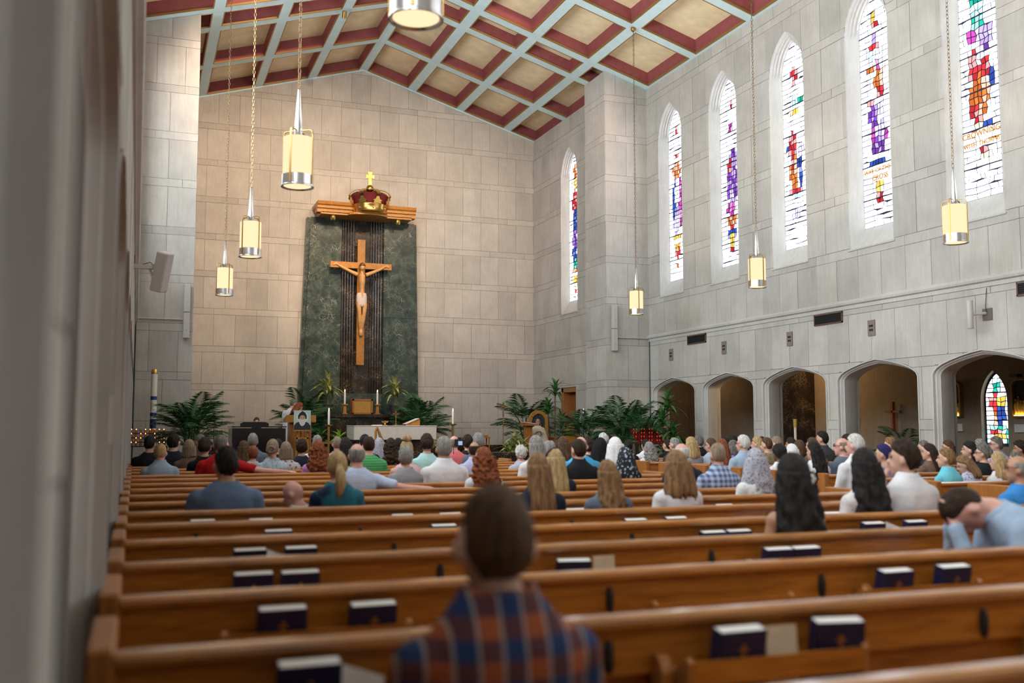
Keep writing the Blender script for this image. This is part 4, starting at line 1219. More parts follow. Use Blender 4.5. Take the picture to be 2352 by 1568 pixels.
# candle stands either side of the altar
for x, Y, ht, lab in ((755, 25.6, 0.76, 'brass floor candlestick with lit candle between the ambo and the altar'), (1040, 25.9, 0.78, 'brass floor candlestick with lit candle beyond the far end of the altar')):
    r = empty('floor_candlestick', (xat(x, Y), Y, SF)); tag(r, lab, 'candlestick', 'candlesticks beside the front altar')
    MB().lathe([(0.15, 0), (0.15, 0.03), (0.05, 0.06), (0.03, 0.10)], n=16).build('foot', BRASSD, r, smooth=True)
    MB().box(-0.025, 0.025, -0.025, 0.025, 0.08, ht + 0.23).build('shaft', BRASSD, r)
    MB().box(-0.14, 0.14, -0.03, 0.03, 0.52, 0.58).build('crossbar', BRASSD, r)
    MB().lathe([(0.03, ht + 0.2), (0.10, ht + 0.23), (0.10, ht + 0.25), (0.0, ht + 0.25)], n=16).build('drip_pan', BRASS, r, smooth=True)
    candle(r, 0, 0, ht + 0.25, 0.34)
# ambo
Y = 24.9
r = empty('ambo', (xat(688, Y), Y, SF)); tag(r, 'golden oak ambo with reader, portrait easel in front', 'lectern')
MB().bbox(-0.27, 0.27, -0.2, 0.22, 0.0, 0.10, 0.008).build('plinth', OAKV, r)
for s_ in (-1, 1):
    MB().box(s_ * 0.24 - 0.025, s_ * 0.24 + 0.025, -0.18, 0.18, 0.10, 1.06).build('side_post', OAKV, r)
for k in range(4): MB().box(-0.215 + 0.108 * k, -0.215 + 0.108 * k + 0.10, -0.165, -0.14, 0.10, 1.06).build('front_board', OAKV, r)
MB().prism([(-0.26, 1.06), (0.30, 1.06), (0.30, 1.14), (-0.26, 1.24)], lambda y, z, x: (x, y, z), -0.36, 0.36).build('desk_top', OAKG, r)
MB().box(-0.2, 0.2, -0.05, 0.2, 1.18, 1.2).build('shelf_edge', OAKG, r)
MB().tube([(0.05, 0.1, 1.2), (0.07, 0.0, 1.4), (0.1, -0.02, 1.45)], 0.008, 6).build('gooseneck_microphone', BLACKM, r)
r = empty('red_lamp', (xat(695, 25.2), 25.2, SF + 1.19)); tag(r, 'small red glass lamp on the ambo', 'lamp')
MB().lathe([(0.03, 0), (0.03, 0.02), (0.015, 0.03), (0.015, 0.06), (0.028, 0.08), (0.035, 0.14), (0.0, 0.17)], n=12).build('red_glass', plain('ruby_lamp_glass', (0.75, 0.01, 0.015), 0.2), r, smooth=True)
MB().lathe([(0.035, -0.01), (0.035, 0.0), (0.0, 0.0)], n=12).build('saucer', BRASS, r)
# easel with a painted portrait of an old bearded man in a dark hood
Y = 24.25
p0, p1 = at(675, 942, Y), at(713, 987, Y)
w2, hh = (p1.x - p0.x) / 2, p0.z - p1.z
r = empty('easel', ((p0.x + p1.x) / 2, Y, 0.45)); tag(r, 'small golden wooden easel in front of the ambo', 'easel')
zb = p1.z - 0.45
for s_ in (-1, 1): MB().prism([(s_ * 0.16, 0.0), (s_ * 0.16 + 0.035, 0.0), (s_ * 0.10 + 0.035, zb + 0.4), (s_ * 0.10, zb + 0.4)], lambda x, z, y: (x, y, z), 0.03, 0.06).build('leg', OAKG, r)
MB().tube([(0, 0.35, 0), (0, 0.05, zb + 0.4)], 0.017, 6).build('rear_leg', OAKG, r)
MB().box(-0.2, 0.2, -0.03, 0.06, zb - 0.03, zb).build('ledge', OAKG, r)
MB().box(-0.15, 0.17, 0.03, 0.055, zb - 0.22, zb - 0.18).build('stretcher', OAKG, r)
r = empty('portrait', ((p0.x + p1.x) / 2, Y, p1.z)); tag(r, 'painted portrait of a white bearded man in a black hood on the easel', 'painting')
MB().box(-w2, w2, -0.022, 0.0, 0, hh).build('canvas', plain('portrait_ground', (0.42, 0.52, 0.50), 0.7, var=0.1, vs=5), r)
def flat(name, pts, col, dep):
    MB().prism([(x * w2, z * hh) for x, z in pts], lambda x, z, y: (x, y, z), -0.023 - dep, -0.022).build(name, plain('paint_' + name, col, 0.7), r)
def ell(cx, cz, rx, rz, n=20, a0=0.0, a1=2 * math.pi): return [(cx + rx * math.cos(a0 + (a1 - a0) * i / n), cz + rz * math.sin(a0 + (a1 - a0) * i / n)) for i in range(n if a1 - a0 > 6.2 else n + 1)]
flat('halo', ell(0.02, 0.66, 0.72, 0.30), (0.62, 0.66, 0.5), 0.001)
flat('robe', [(-1, 0.0), (1, 0.0), (0.98, 0.22), (0.72, 0.36), (0.3, 0.44), (-0.3, 0.44), (-0.72, 0.36), (-0.98, 0.22)], (0.022, 0.02, 0.025), 0.002)
flat('hood', [(-0.5, 0.56), (-0.52, 0.72), (-0.34, 0.86), (0.0, 0.97), (0.34, 0.88), (0.52, 0.72), (0.5, 0.56)], (0.02, 0.018, 0.02), 0.003)
flat('face', ell(0.0, 0.60, 0.34, 0.15), (0.55, 0.34, 0.23), 0.004)
flat('beard', [(-0.36, 0.56), (-0.15, 0.53), (0.15, 0.53), (0.36, 0.56), (0.40, 0.40), (0.22, 0.24), (0.0, 0.19), (-0.22, 0.24), (-0.40, 0.40)], (0.62, 0.58, 0.55), 0.005)
for s_ in (-1, 1):
    flat('eye', ell(s_ * 0.15, 0.625, 0.07, 0.018, 10), (0.05, 0.03, 0.02), 0.005)
    flat('brow', [(s_ * 0.06, 0.655), (s_ * 0.26, 0.66), (s_ * 0.26, 0.672), (s_ * 0.06, 0.67)][::s_], (0.3, 0.25, 0.22), 0.005)
flat('nose', [(-0.04, 0.55), (0.05, 0.55), (0.02, 0.63)], (0.45, 0.26, 0.17), 0.005)
# grand piano
Y = 24.6
px = xat(590, Y)
r = empty('grand_piano', (px, Y, SF)); tag(r, 'black lacquered grand piano by the end wall', 'piano')
out = [(-0.62, -0.55), (0.60, -0.55), (0.66, -0.2), (0.62, 0.45), (0.35, 0.75), (-0.1, 0.8), (-0.5, 0.62), (-0.64, 0.2)]
MB().prism(out, lambda x, y, z: (x, y, z), 0.58, 0.92).build('case', BLACKP, r)
MB().prism([(x * 1.03, y * 1.03) for x, y in out], lambda x, y, z: (x, y, z), 0.94, 0.965).build('lid', BLACKP, r)
MB().prism([(x * 0.98, y * 0.98) for x, y in out], lambda x, y, z: (x, y, z), 0.15, 0.58).build('skirt', BLACKP, r)
mb = MB().prism([(-0.34, 0.965), (0.34, 0.965), (0.34, 1.03), (0.26, 1.07), (-0.26, 1.07), (-0.34, 1.03)], lambda x, z, y: (x, y, z), 0.5, 0.53)
mb.build('music_desk', BLACKP, r)
for x, y in ((-0.5, -0.4), (0.5, -0.4), (0.0, 0.6)): MB().lathe([(0.05, 0), (0.05, 0.03), (0.035, 0.06), (0.05, 0.58)], (x, y, 0), 10).build('leg', BLACKP, r)
MB().box(-0.5, 0.5, 0.55, 0.78, 0.62, 0.66).build('keyboard', PAPER, r)
# microphone stand
Y = 24.0
r = empty('microphone_stand', (xat(492, Y), Y, SF)); tag(r, 'black microphone stand between palm and piano', 'microphone stand')
MB().lathe([(0.13, 0), (0.13, 0.015), (0.02, 0.03)], n=14).build('base', BLACKM, r)
MB().tube([(0, 0, 0), (0, 0, 1.15)], 0.010, 6).build('pole', BLACKM, r)
MB().tube([(0.0, 0, 1.1), (-0.02, 0, 1.22), (0.0, 0, 1.30)], [0.012, 0.012, 0.024], 8).build('microphone', BLACKM, r)
MB().tube([(0.01, 0, 1.1), (0.06, 0, 0.7), (0.10, 0.0, 0.2)], 0.005, 5).build('cable', BLACKM, r)
# paschal candle
Y = 23.4
z0, z1 = at(349, 985, Y).z, at(349, 848, Y).z
BLUEB = plain('blue_candle_band', (0.02, 0.06, 0.22), 0.5)
r = empty('paschal_candle', (xat(349, Y) + 0.02, Y, SF)); tag(r, 'tall white paschal candle with blue bands on a stand', 'candle')
MB().lathe([(0.22, 0), (0.22, 0.03), (0.08, 0.08), (0.05, 0.2), (0.06, 0.5), (0.045, z0 - SF - 0.35), (0.07, z0 - SF - 0.3), (0.04, z0 - SF - 0.26)], n=16).build('pedestal', plain('dark_bronze', (0.05, 0.035, 0.025), 0.4, 0.5), r, smooth=True)
MB().lathe([(0.16, z0 - SF - 0.28), (0.17, z0 - SF - 0.26), (0.16, z0 - SF - 0.24), (0.0, z0 - SF - 0.24)], n=20).build('drip_tray', BRASS, r, smooth=True)
za = z0 - SF - 0.24; zt = z1 - SF
MB().lathe([(0.072, za), (0.072, za + 0.24), (0.068, za + 0.25)], n=20).build('socket', BRASS, r, smooth=True)
MB().lathe([(0.066, za + 0.24), (0.066, zt - 0.10)], n=20, cap=False).build('wax', WAX, r, smooth=True)
for f0, f1 in ((0.255, 0.46), (0.52, 0.60), (0.88, 0.96)):
    MB().lathe([(0.068, za + f0), (0.068, za + f1)], n=20, cap=False).build('painted_band', BLUEB, r, smooth=True)
for k in range(5): MB().ball((-0.02 + 0.03 * math.cos(k * 2.4), -0.062, za + 0.66 + 0.04 * k), (0.012, 0.008, 0.012), 8, 5).build('painted_ornament', plain('gold_ornament', (0.45, 0.22, 0.08), 0.5), r)
MB().lathe([(0.07, zt - 0.10), (0.072, zt - 0.09), (0.06, zt), (0.0, zt)], n=20).build('follower_cap', BRASS, r, smooth=True)
# votive racks
def votive(x, Y, n1, n2, lab, red, w):
    r = empty('votive_rack', (x, Y, SF if Y > 21 else 0)); tag(r, lab, 'candle rack')
    base = 0.55
    for k in range(n2):
        MB().box(-w / 2, w / 2, 0.13 * k - 0.06, 0.13 * k + 0.06, base + 0.09 * k - 0.02, base + 0.09 * k).build('tier', BLACKM, r)
        for i in range(n1):
            cx = -w / 2 + 0.05 + (w - 0.1) * i / (n1 - 1)
            lit = (i * 7 + k * 5) % 3 != 0
            c = MB().lathe([(0.026, 0), (0.033, 0.07), (0.03, 0.07), (0.0, 0.05)], (cx, 0.13 * k, base + 0.09 * k), 8).build('votive_glass', plain('ruby_votive', (0.22, 0.004, 0.004), 0.2) if red else plain('amber_votive', (0.55, 0.25, 0.12), 0.25), r, smooth=True)
            if lit: MB().lathe([(0.012, 0.052), (0.016, 0.066), (0.003, 0.095)], (cx, 0.13 * k, base + 0.09 * k), 6).build('flame', glow('votive_flame', (1.0, 0.45, 0.2), 1.5) if not red else glow('red_votive_flame', (1.0, 0.1, 0.04), 0.6), r)
    for s_ in (-1, 1): MB().box(s_ * w / 2 - 0.02, s_ * w / 2 + 0.02, -0.06, 0.06, 0, base).build('leg', BLACKM, r)
    MB().box(-w / 2, w / 2, 0.0, 0.13 * n2, 0.0, 0.05).build('base', BLACKM, r)
votive(xat(335, 22.6), 22.6, 9, 4, 'black rack of glowing amber votive candles by the near pier', False, 0.85)
votive(xat(1522, 21.0) , 21.6, 10, 4, 'rack of red votive glasses below the corn plant', True, 0.75)
# presider's throne, small lectern, side chair, silver stands, processional cross, credence
Y = 27.2
r = empty('throne', (xat(1243, Y), Y, SF)); tag(r, 'pointed oak throne with dark upholstery and gold emblem', 'chair')
def gothic(a, z0, zs, h): return lancet(a, z0, zs, h, 0.0, 6)
o_, i_ = gothic(0.30, 0.45, 1.12, 0.32), gothic(0.215, 0.5, 1.10, 0.24)
rs = [[(x, y, z) for x, z in ol] for ol, y in ((o_, 0.30), (o_, 0.20), (i_, 0.20), (i_, 0.30))]
MB().rings(rs + [rs[0]], cap=False).build('back_frame', OAKG, r)
MB().prism(gothic(0.22, 0.5, 1.10, 0.245), lambda x, z, y: (x, y, z), 0.24, 0.27).build('upholstered_back', cloth('dark_brocade', (0.03, 0.035, 0.04), 'floral', (0.10, 0.10, 0.10), 30), r)
MB().lathe([(0.09, 0), (0.09, 0.02), (0.07, 0.02), (0.07, 0.0)], n=16, cap=False).build('emblem_ring', BRASS, r, loc=(0, 0.22, 0.98)).rotation_euler = (math.pi / 2, 0, 0)
for k in range(3):
    o = MB().box(-0.085, 0.085, -0.012, 0.0, -0.01, 0.01).build('emblem_bar', BRASS, r, loc=(0, 0.225, 0.98)); o.rotation_euler = (0, math.pi / 3 * k, 0)
MB().bbox(-0.30, 0.30, -0.28, 0.28, 0.36, 0.46, 0.01).build('seat', OAKV, r)
for s_ in (-1, 1):
    MB().bbox(s_ * 0.33 - 0.04, s_ * 0.33 + 0.04, -0.28, 0.30, 0.60, 0.66, 0.01).build('armrest', OAKV, r)
    MB().box(s_ * 0.33 - 0.03, s_ * 0.33 + 0.03, -0.25, 0.28, 0.0, 0.60).build('side_panel', OAKV, r)
Y = 26.4
r = empty('small_lectern', (xat(1213, Y), Y, SF)); tag(r, 'slim oak lectern in front of the throne', 'lectern')
MB().box(-0.14, 0.14, -0.15, 0.15, 0, 0.05).build('foot', OAKV, r)
MB().box(-0.10, 0.10, -0.08, 0.08, 0.05, 0.98).build('column', OAKV, r)
MB().prism([(-0.17, 0.98), (0.2, 0.98), (0.2, 1.02), (-0.17, 1.06)], lambda x, z, y: (x, y, z), -0.2, 0.2).build('desk', OAKV, r)
MB().prism([(-0.15, 1.07), (0.18, 1.03), (0.18, 1.045), (-0.15, 1.085)], lambda x, z, y: (x, y, z), -0.17, 0.17).build('papers', PAPER, r)
MB().tube([(0.1, 0, 1.05), (0.15, 0, 1.2), (0.1, 0, 1.25)], 0.008, 6).build('gooseneck_microphone', BLACKM, r)
Y = 25.6
r = empty('side_chair', (xat(1307, Y), Y, SF)); tag(r, 'plain golden wooden chair with pointed back beside the palms', 'chair')
MB().prism(gothic(0.20, 0.42, 0.80, 0.16), lambda x, z, y: (x, y, z), -0.24, -0.20).build('backrest', OAKG, r)
MB().prism(gothic(0.14, 0.50, 0.78, 0.10), lambda x, z, y: (x, y, z), -0.252, -0.24).build('raised_panel', OAKG, r)
MB().bbox(-0.21, 0.21, -0.22, 0.22, 0.40, 0.45, 0.008).build('seat', OAKG, r)
for a, b_ in ((-1, -1), (1, -1), (-1, 1), (1, 1)): MB().box(a * 0.18 - 0.022, a * 0.18 + 0.022, b_ * 0.18 - 0.022, b_ * 0.18 + 0.022, 0, 0.40).build('leg', OAKG, r)
for x, Y, t, lab in ((1333, 23.9, 1.08, 'shorter silver processional candle stand'), (1341, 24.1, 1.32, 'taller silver processional candle stand')):
    r = empty('silver_stand', (xat(x, Y), Y, SF)); tag(r, lab, 'candle stand', 'silver stands before the palms')
    MB().lathe([(0.10, 0), (0.10, 0.02), (0.012, 0.05)], n=14).build('foot', STEEL, r, smooth=True)
    MB().tube([(0, 0, 0.03), (0, 0, t)], 0.012, 8).build('pole', STEEL, r)
    MB().lathe([(0.014, t - 0.1), (0.04, t - 0.04), (0.045, t), (0.02, t + 0.05), (0.03, t + 0.09), (0.0, t + 0.14)], n=14).build('knop', STEEL, r, smooth=True)
Y = 28.2
r = empty('processional_cross', (xat(1156, Y), Y, SF)); tag(r, 'dark processional cross on a tall staff by the end wall', 'cross')
MB().lathe([(0.13, 0), (0.13, 0.02), (0.02, 0.05)], n=14).build('foot', BRASSD, r)
MB().tube([(0, 0, 0.03), (0, 0, 1.25)], 0.014, 8).build('staff', BRASSD, r)
MB().box(-0.022, 0.022, -0.012, 0.012, 1.25, 1.68).build('upright', BRASSD, r)
MB().box(-0.17, 0.17, -0.012, 0.012, 1.50, 1.545).build('crossbar', BRASSD, r)
b = MB().tube([(0, -0.02, 1.32), (0, -0.02, 1.5)], [0.012, 0.02], 6)
for s_ in (-1, 1): b.tube([(0, -0.02, 1.49), (s_ * 0.13, -0.02, 1.53)], 0.008, 5)
b.ball((0, -0.025, 1.54), 0.018, 8, 6)
b.build('corpus', STEEL, r)
Y = 28.0
r = empty('credence_table', (xat(1108, Y), Y, SF)); tag(r, 'little wooden credence table with a tray by the end wall', 'table')
MB().box(-0.2, 0.2, -0.15, 0.15, 0.62, 0.65).build('table_top', OAKV, r)
for a, b_ in ((-1, -1), (1, -1), (-1, 1), (1, 1)): MB().box(a * 0.17 - 0.015, a * 0.17 + 0.015, b_ * 0.12 - 0.015, b_ * 0.12 + 0.015, 0, 0.62).build('leg', OAKV, r)
MB().box(-0.15, 0.12, -0.11, 0.11, 0.44, 0.47).build('lower_shelf', OAKV, r)
r = empty('serving_tray', (xat(1107, Y), Y, SF + 0.65)); tag(r, 'wooden tray with handles on the credence table', 'tray')
mb = MB().box(-0.16, 0.16, -0.11, 0.11, 0.0, 0.015)
mb.build('tray_base', OAKV, r)
for s_ in (-1, 1): MB().box(-0.16, 0.16, s_ * 0.105 - 0.008, s_ * 0.105 + 0.008, 0.015, 0.05).build('tray_side', OAKV, r)
# low marble rail in front of the sanctuary steps
Y = 19.7
xa, xb = xat(1133, Y), xat(1245, Y)
r = empty('altar_rail', ((xa + xb) / 2, Y, 0)); tag(r, 'low black marble altar rail at the head of the centre aisle', 'rail')
w = (xb - xa) / 2
MB().bbox(-w, w, -0.11, 0.11, 0.80, 0.88, 0.01).build('top_slab', BLACK, r)
MB().box(-w + 0.03, w - 0.03, -0.07, 0.07, 0.0, 0.80).build('panel', BLACK, r)
# harp shaped easel and wrought chairs' frames near the front pews
r = empty('gold_harp', (xat(873, 22.0), 22.0, SF)); tag(r, 'slanting gilded wooden harp frame in front of the altar', 'harp')
MB().tube([(-0.10, 0, 0.0), (-0.10, 0, 0.86), (-0.06, 0, 0.93)], [0.03, 0.025, 0.03], 8).build('pillar', OAKG, r, smooth=True)
MB().prism([(-0.06, 0.96), (-0.06, 0.86), (0.14, 0.34), (0.22, 0.30), (0.22, 0.36)], lambda x, z, y: (x, y, z), -0.03, 0.03).build('soundbox', OAKG, r)
MB().tube([(0.2, 0, 0.33), (0.24, 0, 0.42), (0.18, 0, 0.5)], 0.02, 8).build('scroll', OAKG, r)
MB().box(-0.16, 0.3, -0.1, 0.1, 0, 0.06).build('foot', OAKG, r)

# ================================================================== AISLE BEYOND THE ARCADE
r = empty('dark_aisle_altar', (16.35, 22.6, 0)); tag(r, 'black marble side altar panel seen through the second and third arches', 'altar')
MB().box(-0.15, 0.24, -1.0, 1.0, 0.0, 3.28).build('back_panel', BLACK, r)
MB().box(-0.75, -0.15, -0.85, 0.85, 0.0, 0.95).build('table', BLACK, r)
for yy, lab in ((atX(1808, 993, 15.5).y, 'white candle in a gilt holder on the dark aisle altar'), (atX(1972, 990, 15.2).y, 'white candle on a short stand behind the fourth arch')):
    X = 15.75 if yy > 20 else 15.2
    r = empty('aisle_candle', (X, yy, 0.95 if yy > 21.6 else 0.0)); tag(r, lab, 'candle', 'candles in the aisle')
    if yy <= 21.6: MB().lathe([(0.12, 0), (0.12, 0.02), (0.02, 0.06), (0.02, 1.0), (0.06, 1.05), (0.0, 1.05)], n=12).build('stand', BRASSD, r, smooth=True)
    zz = 1.05 if yy <= 21.6 else 0.0
    MB().lathe([(0.035, zz), (0.035, zz + 0.35), (0, zz + 0.36)], n=10).build('wax', WAX, r, smooth=True)
    MB().lathe([(0.045, zz + 0.35), (0.05, zz + 0.55), (0.04, zz + 0.55)], n=10, cap=False).build('glass_chimney', plain('gilt_glass', (0.5, 0.42, 0.12), 0.3), r, smooth=True)
p = atX(2048, 945, 16.45)
r = empty('aisle_cross', p, s=0.75); tag(r, 'orange wooden cross glowing on the dark aisle wall', 'cross')
MB().prism([(-0.045, 0.3), (0.045, 0.3), (0.03, 0), (0.045, -0.62), (-0.045, -0.62), (-0.03, 0)], lambda y, z, x: (x, y, z), 0.0, 0.1).build('upright', plain('red_cedar', (0.30, 0.075, 0.02), 0.5), r)
MB().prism([(-0.32, 0.03), (-0.32, -0.03), (0.32, -0.03), (0.32, 0.03)], lambda y, z, x: (x, y, z), 0.0, 0.09).build('crossbar', MATS['red_cedar'], r)
for k, (px, lab) in enumerate(((2197, 'gilded relief of a scene in an arched frame, lit from inside'), (2352, 'second gilded arched relief, cut by the picture edge'))):
    p = atX(px, 958, AX)
    r = empty('station_relief', (AX, p.y, p.z)); tag(r, lab, 'relief', 'stations along the aisle wall')
    fr = lancet(0.21, 0.0, 0.62, 0.14, 0.0, 6); fi = lancet(0.18, 0.03, 0.61, 0.12, 0.0, 6)
    MB().rings([[(-d, u, v) for u, v in ol] for ol, d in ((fr, 0.0), (fr, 0.10), (fi, 0.10), (fi, 0.03))], cap=False).build('frame', GILT, r)
    MB().prism(fi, lambda u, v, d: (-d, u, v), 0.0, 0.03).build('back', plain('relief_ground', (0.03, 0.022, 0.012), 0.6), r)
    q = random.Random(31 + k)
    for j in range(5):
        u = -0.13 + 0.065 * j; hgt = 0.24 + 0.16 * q.random()
        mb = MB().tube([(-0.05, u, 0.06), (-0.06, u, 0.06 + hgt * 0.5), (-0.055, u, 0.06 + hgt * 0.8)], [0.035, 0.04, 0.022], 8)
        mb.ball((-0.055, u, 0.06 + hgt * 0.9), 0.026, 8, 6)
        mb.build('relief_figure', plain('gilded_relief', (0.65, 0.38, 0.06), 0.4, 0.3), r, smooth='all')
    MB().tube([(-0.09, -0.15, 0.035), (-0.09, 0.15, 0.035)], 0.012, 6).build('strip_light', glow('relief_lamp', (1.0, 0.6, 0.12), 8.0), r)
    MB().box(-0.05, 0.0, -0.2, 0.2, -0.30, -0.14).build('caption_block', TRIM, r)
    MB().box(-0.24, -0.10, -0.09, 0.09, 0.80, 0.86).build('picture_light_hood', BLACKM, r)

# ================================================================== PEWS
PEW_T = 0.86
ORD = ['first', 'second', 'third', 'fourth', 'fifth', 'sixth', 'seventh', 'eighth', 'ninth', 'tenth', 'eleventh', 'twelfth', 'thirteenth', 'fourteenth', 'fifteenth', 'sixteenth', 'seventeenth']
_pew_me = {}
def pew_meshes(L):
    if L in _pew_me: return _pew_me[L]
    h = L / 2
    d = {}
    def P(name, prof, x0=-h, x1=h, mat=OAK):
        me = MB().prism(prof, lambda y, z, x: (x, y, z), x0, x1).mesh(name)
        me.materials.append(mat)
        d[name] = me
    P('cap_rail', mat=OAKC, prof=[(-0.018, 0.822), (0.052, 0.822), (0.056, 0.835), (0.05, 0.852), (0.038, 0.86), (-0.005, 0.86), (-0.018, 0.852), (-0.022, 0.838)])
    P('upper_back', [(0.0, 0.70), (0.04, 0.70), (0.04, 0.822), (0.0, 0.822)])
    P('moulding', [(-0.006, 0.688), (0.03, 0.688), (0.03, 0.704), (-0.006, 0.704)])
    P('back_panel', [(0.068, 0.22), (0.088, 0.22), (0.04, 0.70), (0.018, 0.70)])
    P('seat', [(0.07, 0.425), (0.50, 0.435), (0.515, 0.447), (0.50, 0.458), (0.07, 0.448)])
    P('kneeler', [(-0.26, 0.19), (-0.10, 0.19), (-0.10, 0.24), (-0.26, 0.24)], -h + 0.1, h - 0.1)
    me = MB().bbox(-0.035, 0.035, -0.025, 0.455, 0.0, 0.875, 0.01).mesh('end_panel'); me.materials.append(OAKV); d['end_panel'] = me
    mb = MB()
    mb.box(-0.30, 0.30, -0.115, 0.02, 0.566, 0.582)
    me = mb.mesh('rack_shelf'); me.materials.append(OAK); d['rack_shelf'] = me
    me = MB().box(-0.30, 0.30, -0.128, -0.112, 0.665, 0.735).mesh('rack_rail'); me.materials.append(OAK); d['rack_rail'] = me
    br = [(0.06, 0.40), (-0.03, 0.50), (-0.128, 0.556), (-0.128, 0.735), (-0.115, 0.75), (-0.095, 0.735), (-0.05, 0.70), (0.05, 0.70)]
    me = MB().prism(br, lambda y, z, x: (x, y, z), -0.011, 0.011).mesh('rack_bracket'); me.materials.append(OAKV); d['rack_bracket'] = me
    post = [(0.08, 0.22), (-0.02, 0.22), (-0.065, 0.60), (-0.07, 0.70), (-0.055, 0.735), (-0.03, 0.745), (-0.002, 0.735), (-0.001, 0.64), (0.05, 0.60)]
    me = MB().prism(post, lambda y, z, x: (x, y, z), -0.018, 0.018).mesh('kneeler_post'); me.materials.append(OAKV); d['kneeler_post'] = me
    me = MB().lathe([(0.0, -0.05), (0.010, -0.045), (0.016, -0.02), (0.016, 0.02), (0.010, 0.045), (0.0, 0.05)], n=8).mesh('hat_clip', smooth=True); me.materials.append(BLACKM); d['hat_clip'] = me
    me = MB().box(-0.004, 0.0, -0.012, 0.012, -0.12, 0.10).box(-0.004, 0.0, -0.06, 0.06, 0.0, 0.022).mesh('carved_cross'); me.materials.append(plain('carved_shadow', (0.17, 0.06, 0.02), 0.6)); d['carved_cross'] = me
    _pew_me[L] = d
    return d
def pew(k, xa, xb, label, group, racks=(), clips=(), posts=(), cross=False):
    d = pew_meshes(round(xb - xa, 3))
    L = xb - xa
    r = empty('pew', ((xa + xb) / 2, ROW0 + ROWP * k, 0)); tag(r, label, 'pew', group)
    cx = (xa + xb) / 2
    for n_ in ('cap_rail', 'upper_back', 'moulding', 'back_panel', 'seat', 'kneeler'): link(bpy.data.objects.new(n_, d[n_]), r)
    for s_ in (-1, 1):
        o = bpy.data.objects.new('end_panel', d['end_panel']); o.location = (s_ * (L / 2 + 0.035), 0, 0); link(o, r)
        if cross and s_ < 0:
            c = bpy.data.objects.new('carved_cross', d['carved_cross']); c.location = (-0.035, 0.21, 0.6); link(c, o)
    for x in racks:
        o = bpy.data.objects.new('rack_rail', d['rack_rail']); o.location = (x - cx, 0, 0); link(o, r)
        o = bpy.data.objects.new('rack_shelf', d['rack_shelf']); o.location = (x - cx, 0, 0); link(o, r)
        for s_ in (-1, 1):
            o = bpy.data.objects.new('rack_bracket', d['rack_bracket']); o.location = (x - cx + s_ * 0.311, 0, 0); link(o, r)
    for x in clips:
        o = bpy.data.objects.new('hat_clip', d['hat_clip']); o.location = (x - cx, -0.008, 0.745); link(o, r)
    for x in posts:
        o = bpy.data.objects.new('kneeler_post', d['kneeler_post']); o.location = (x - cx, 0, 0); link(o, r)
BX0, BX1 = -0.03, 5.83
CX0, CX1 = 7.56, 13.30
# books: (pixel of the top edge, row, kind)
BK = [(712, 1512, 0, 'n'), (815, 1520, 0, 'p'), (1700, 1436, 0, 'n'), (1800, 1438, 0, 'c'), (1930, 1416, 0, 'o'), (650, 1389, 1, 'n'), (858, 1379, 1, 'n'), (2057, 1304, 1, 'n'), (2190, 1294, 1, 'n'),
      (583, 1311, 2, 'n'), (690, 1307, 2, 'n'), (1322, 1281, 2, 'o'), (1390, 1276, 2, 'c'), (1788, 1255, 2, 'n'), (1851, 1252, 2, 'n'), (575, 1257, 3, 'n'), (640, 1262, 3, 'p'), (692, 1252, 3, 'n'), (1638, 1217, 3, 'n'), (1697, 1214, 3, 'n'),
      (2006, 1197, 3, 'n'), (2055, 1199, 3, 'p'), (2103, 1193, 3, 'n'), (640, 1214, 4, 'n'), (1020, 1202, 4, 'n'), (1460, 1189, 4, 'n'), (1553, 1185, 4, 'n'), (1911, 1174, 4, 'n'), (466, 1191, 5, 'w'), (600, 1189, 5, 'w'), (925, 1179, 5, 'w'),
      (1035, 1176, 5, 'w'), (1665, 1156, 5, 'n'), (1735, 1158, 5, 'c'), (865, 1158, 6, 'w'), (970, 1156, 6, 'w'), (1319, 1146, 6, 'w'), (1322, 1166, 5, 'w'), (1630, 1137, 7, 'w')]
bookpos = []
for px, py, k, kd in BK:
    Y = ROW0 + ROWP * k - 0.09
    p = at(px, py, Y)
    bookpos.append((p.x, Y, p.z, k, kd, px))
for k in range(-1, 16):
    xs = sorted(b[0] for b in bookpos if b[3] == k)
    racks = []
    for x in xs:
        if not racks or x - racks[-1] > 0.45: racks.append(x + 0.12)
    if k < 7 and len(racks) < 3:
        for x in (0.75, 2.2, 3.7, 5.1):
            if all(abs(x - q) > 0.75 for q in racks): racks.append(x)
    clips = [x for x in (0.35, 1.32, 1.75, 2.75, 3.15, 4.3, 4.62, 5.5) if all(abs(x - q) > 0.33 for q in racks)] if k < 7 else []
    posts = (1.48, 2.95, 4.42) if k < 7 else ()
    lab = 'long oak pew in the near block, %s row from the camera' % ORD[k + 1]
    pew(k, BX0, BX1, lab, 'oak pews of the near block', racks, clips, posts)
for k in range(5, 16):
    lab = 'oak pew across the centre aisle, %s visible row from the camera' % ORD[k - 5]
    pew(k, CX0, CX1, lab, 'oak pews across the aisle', (), (), (), True)
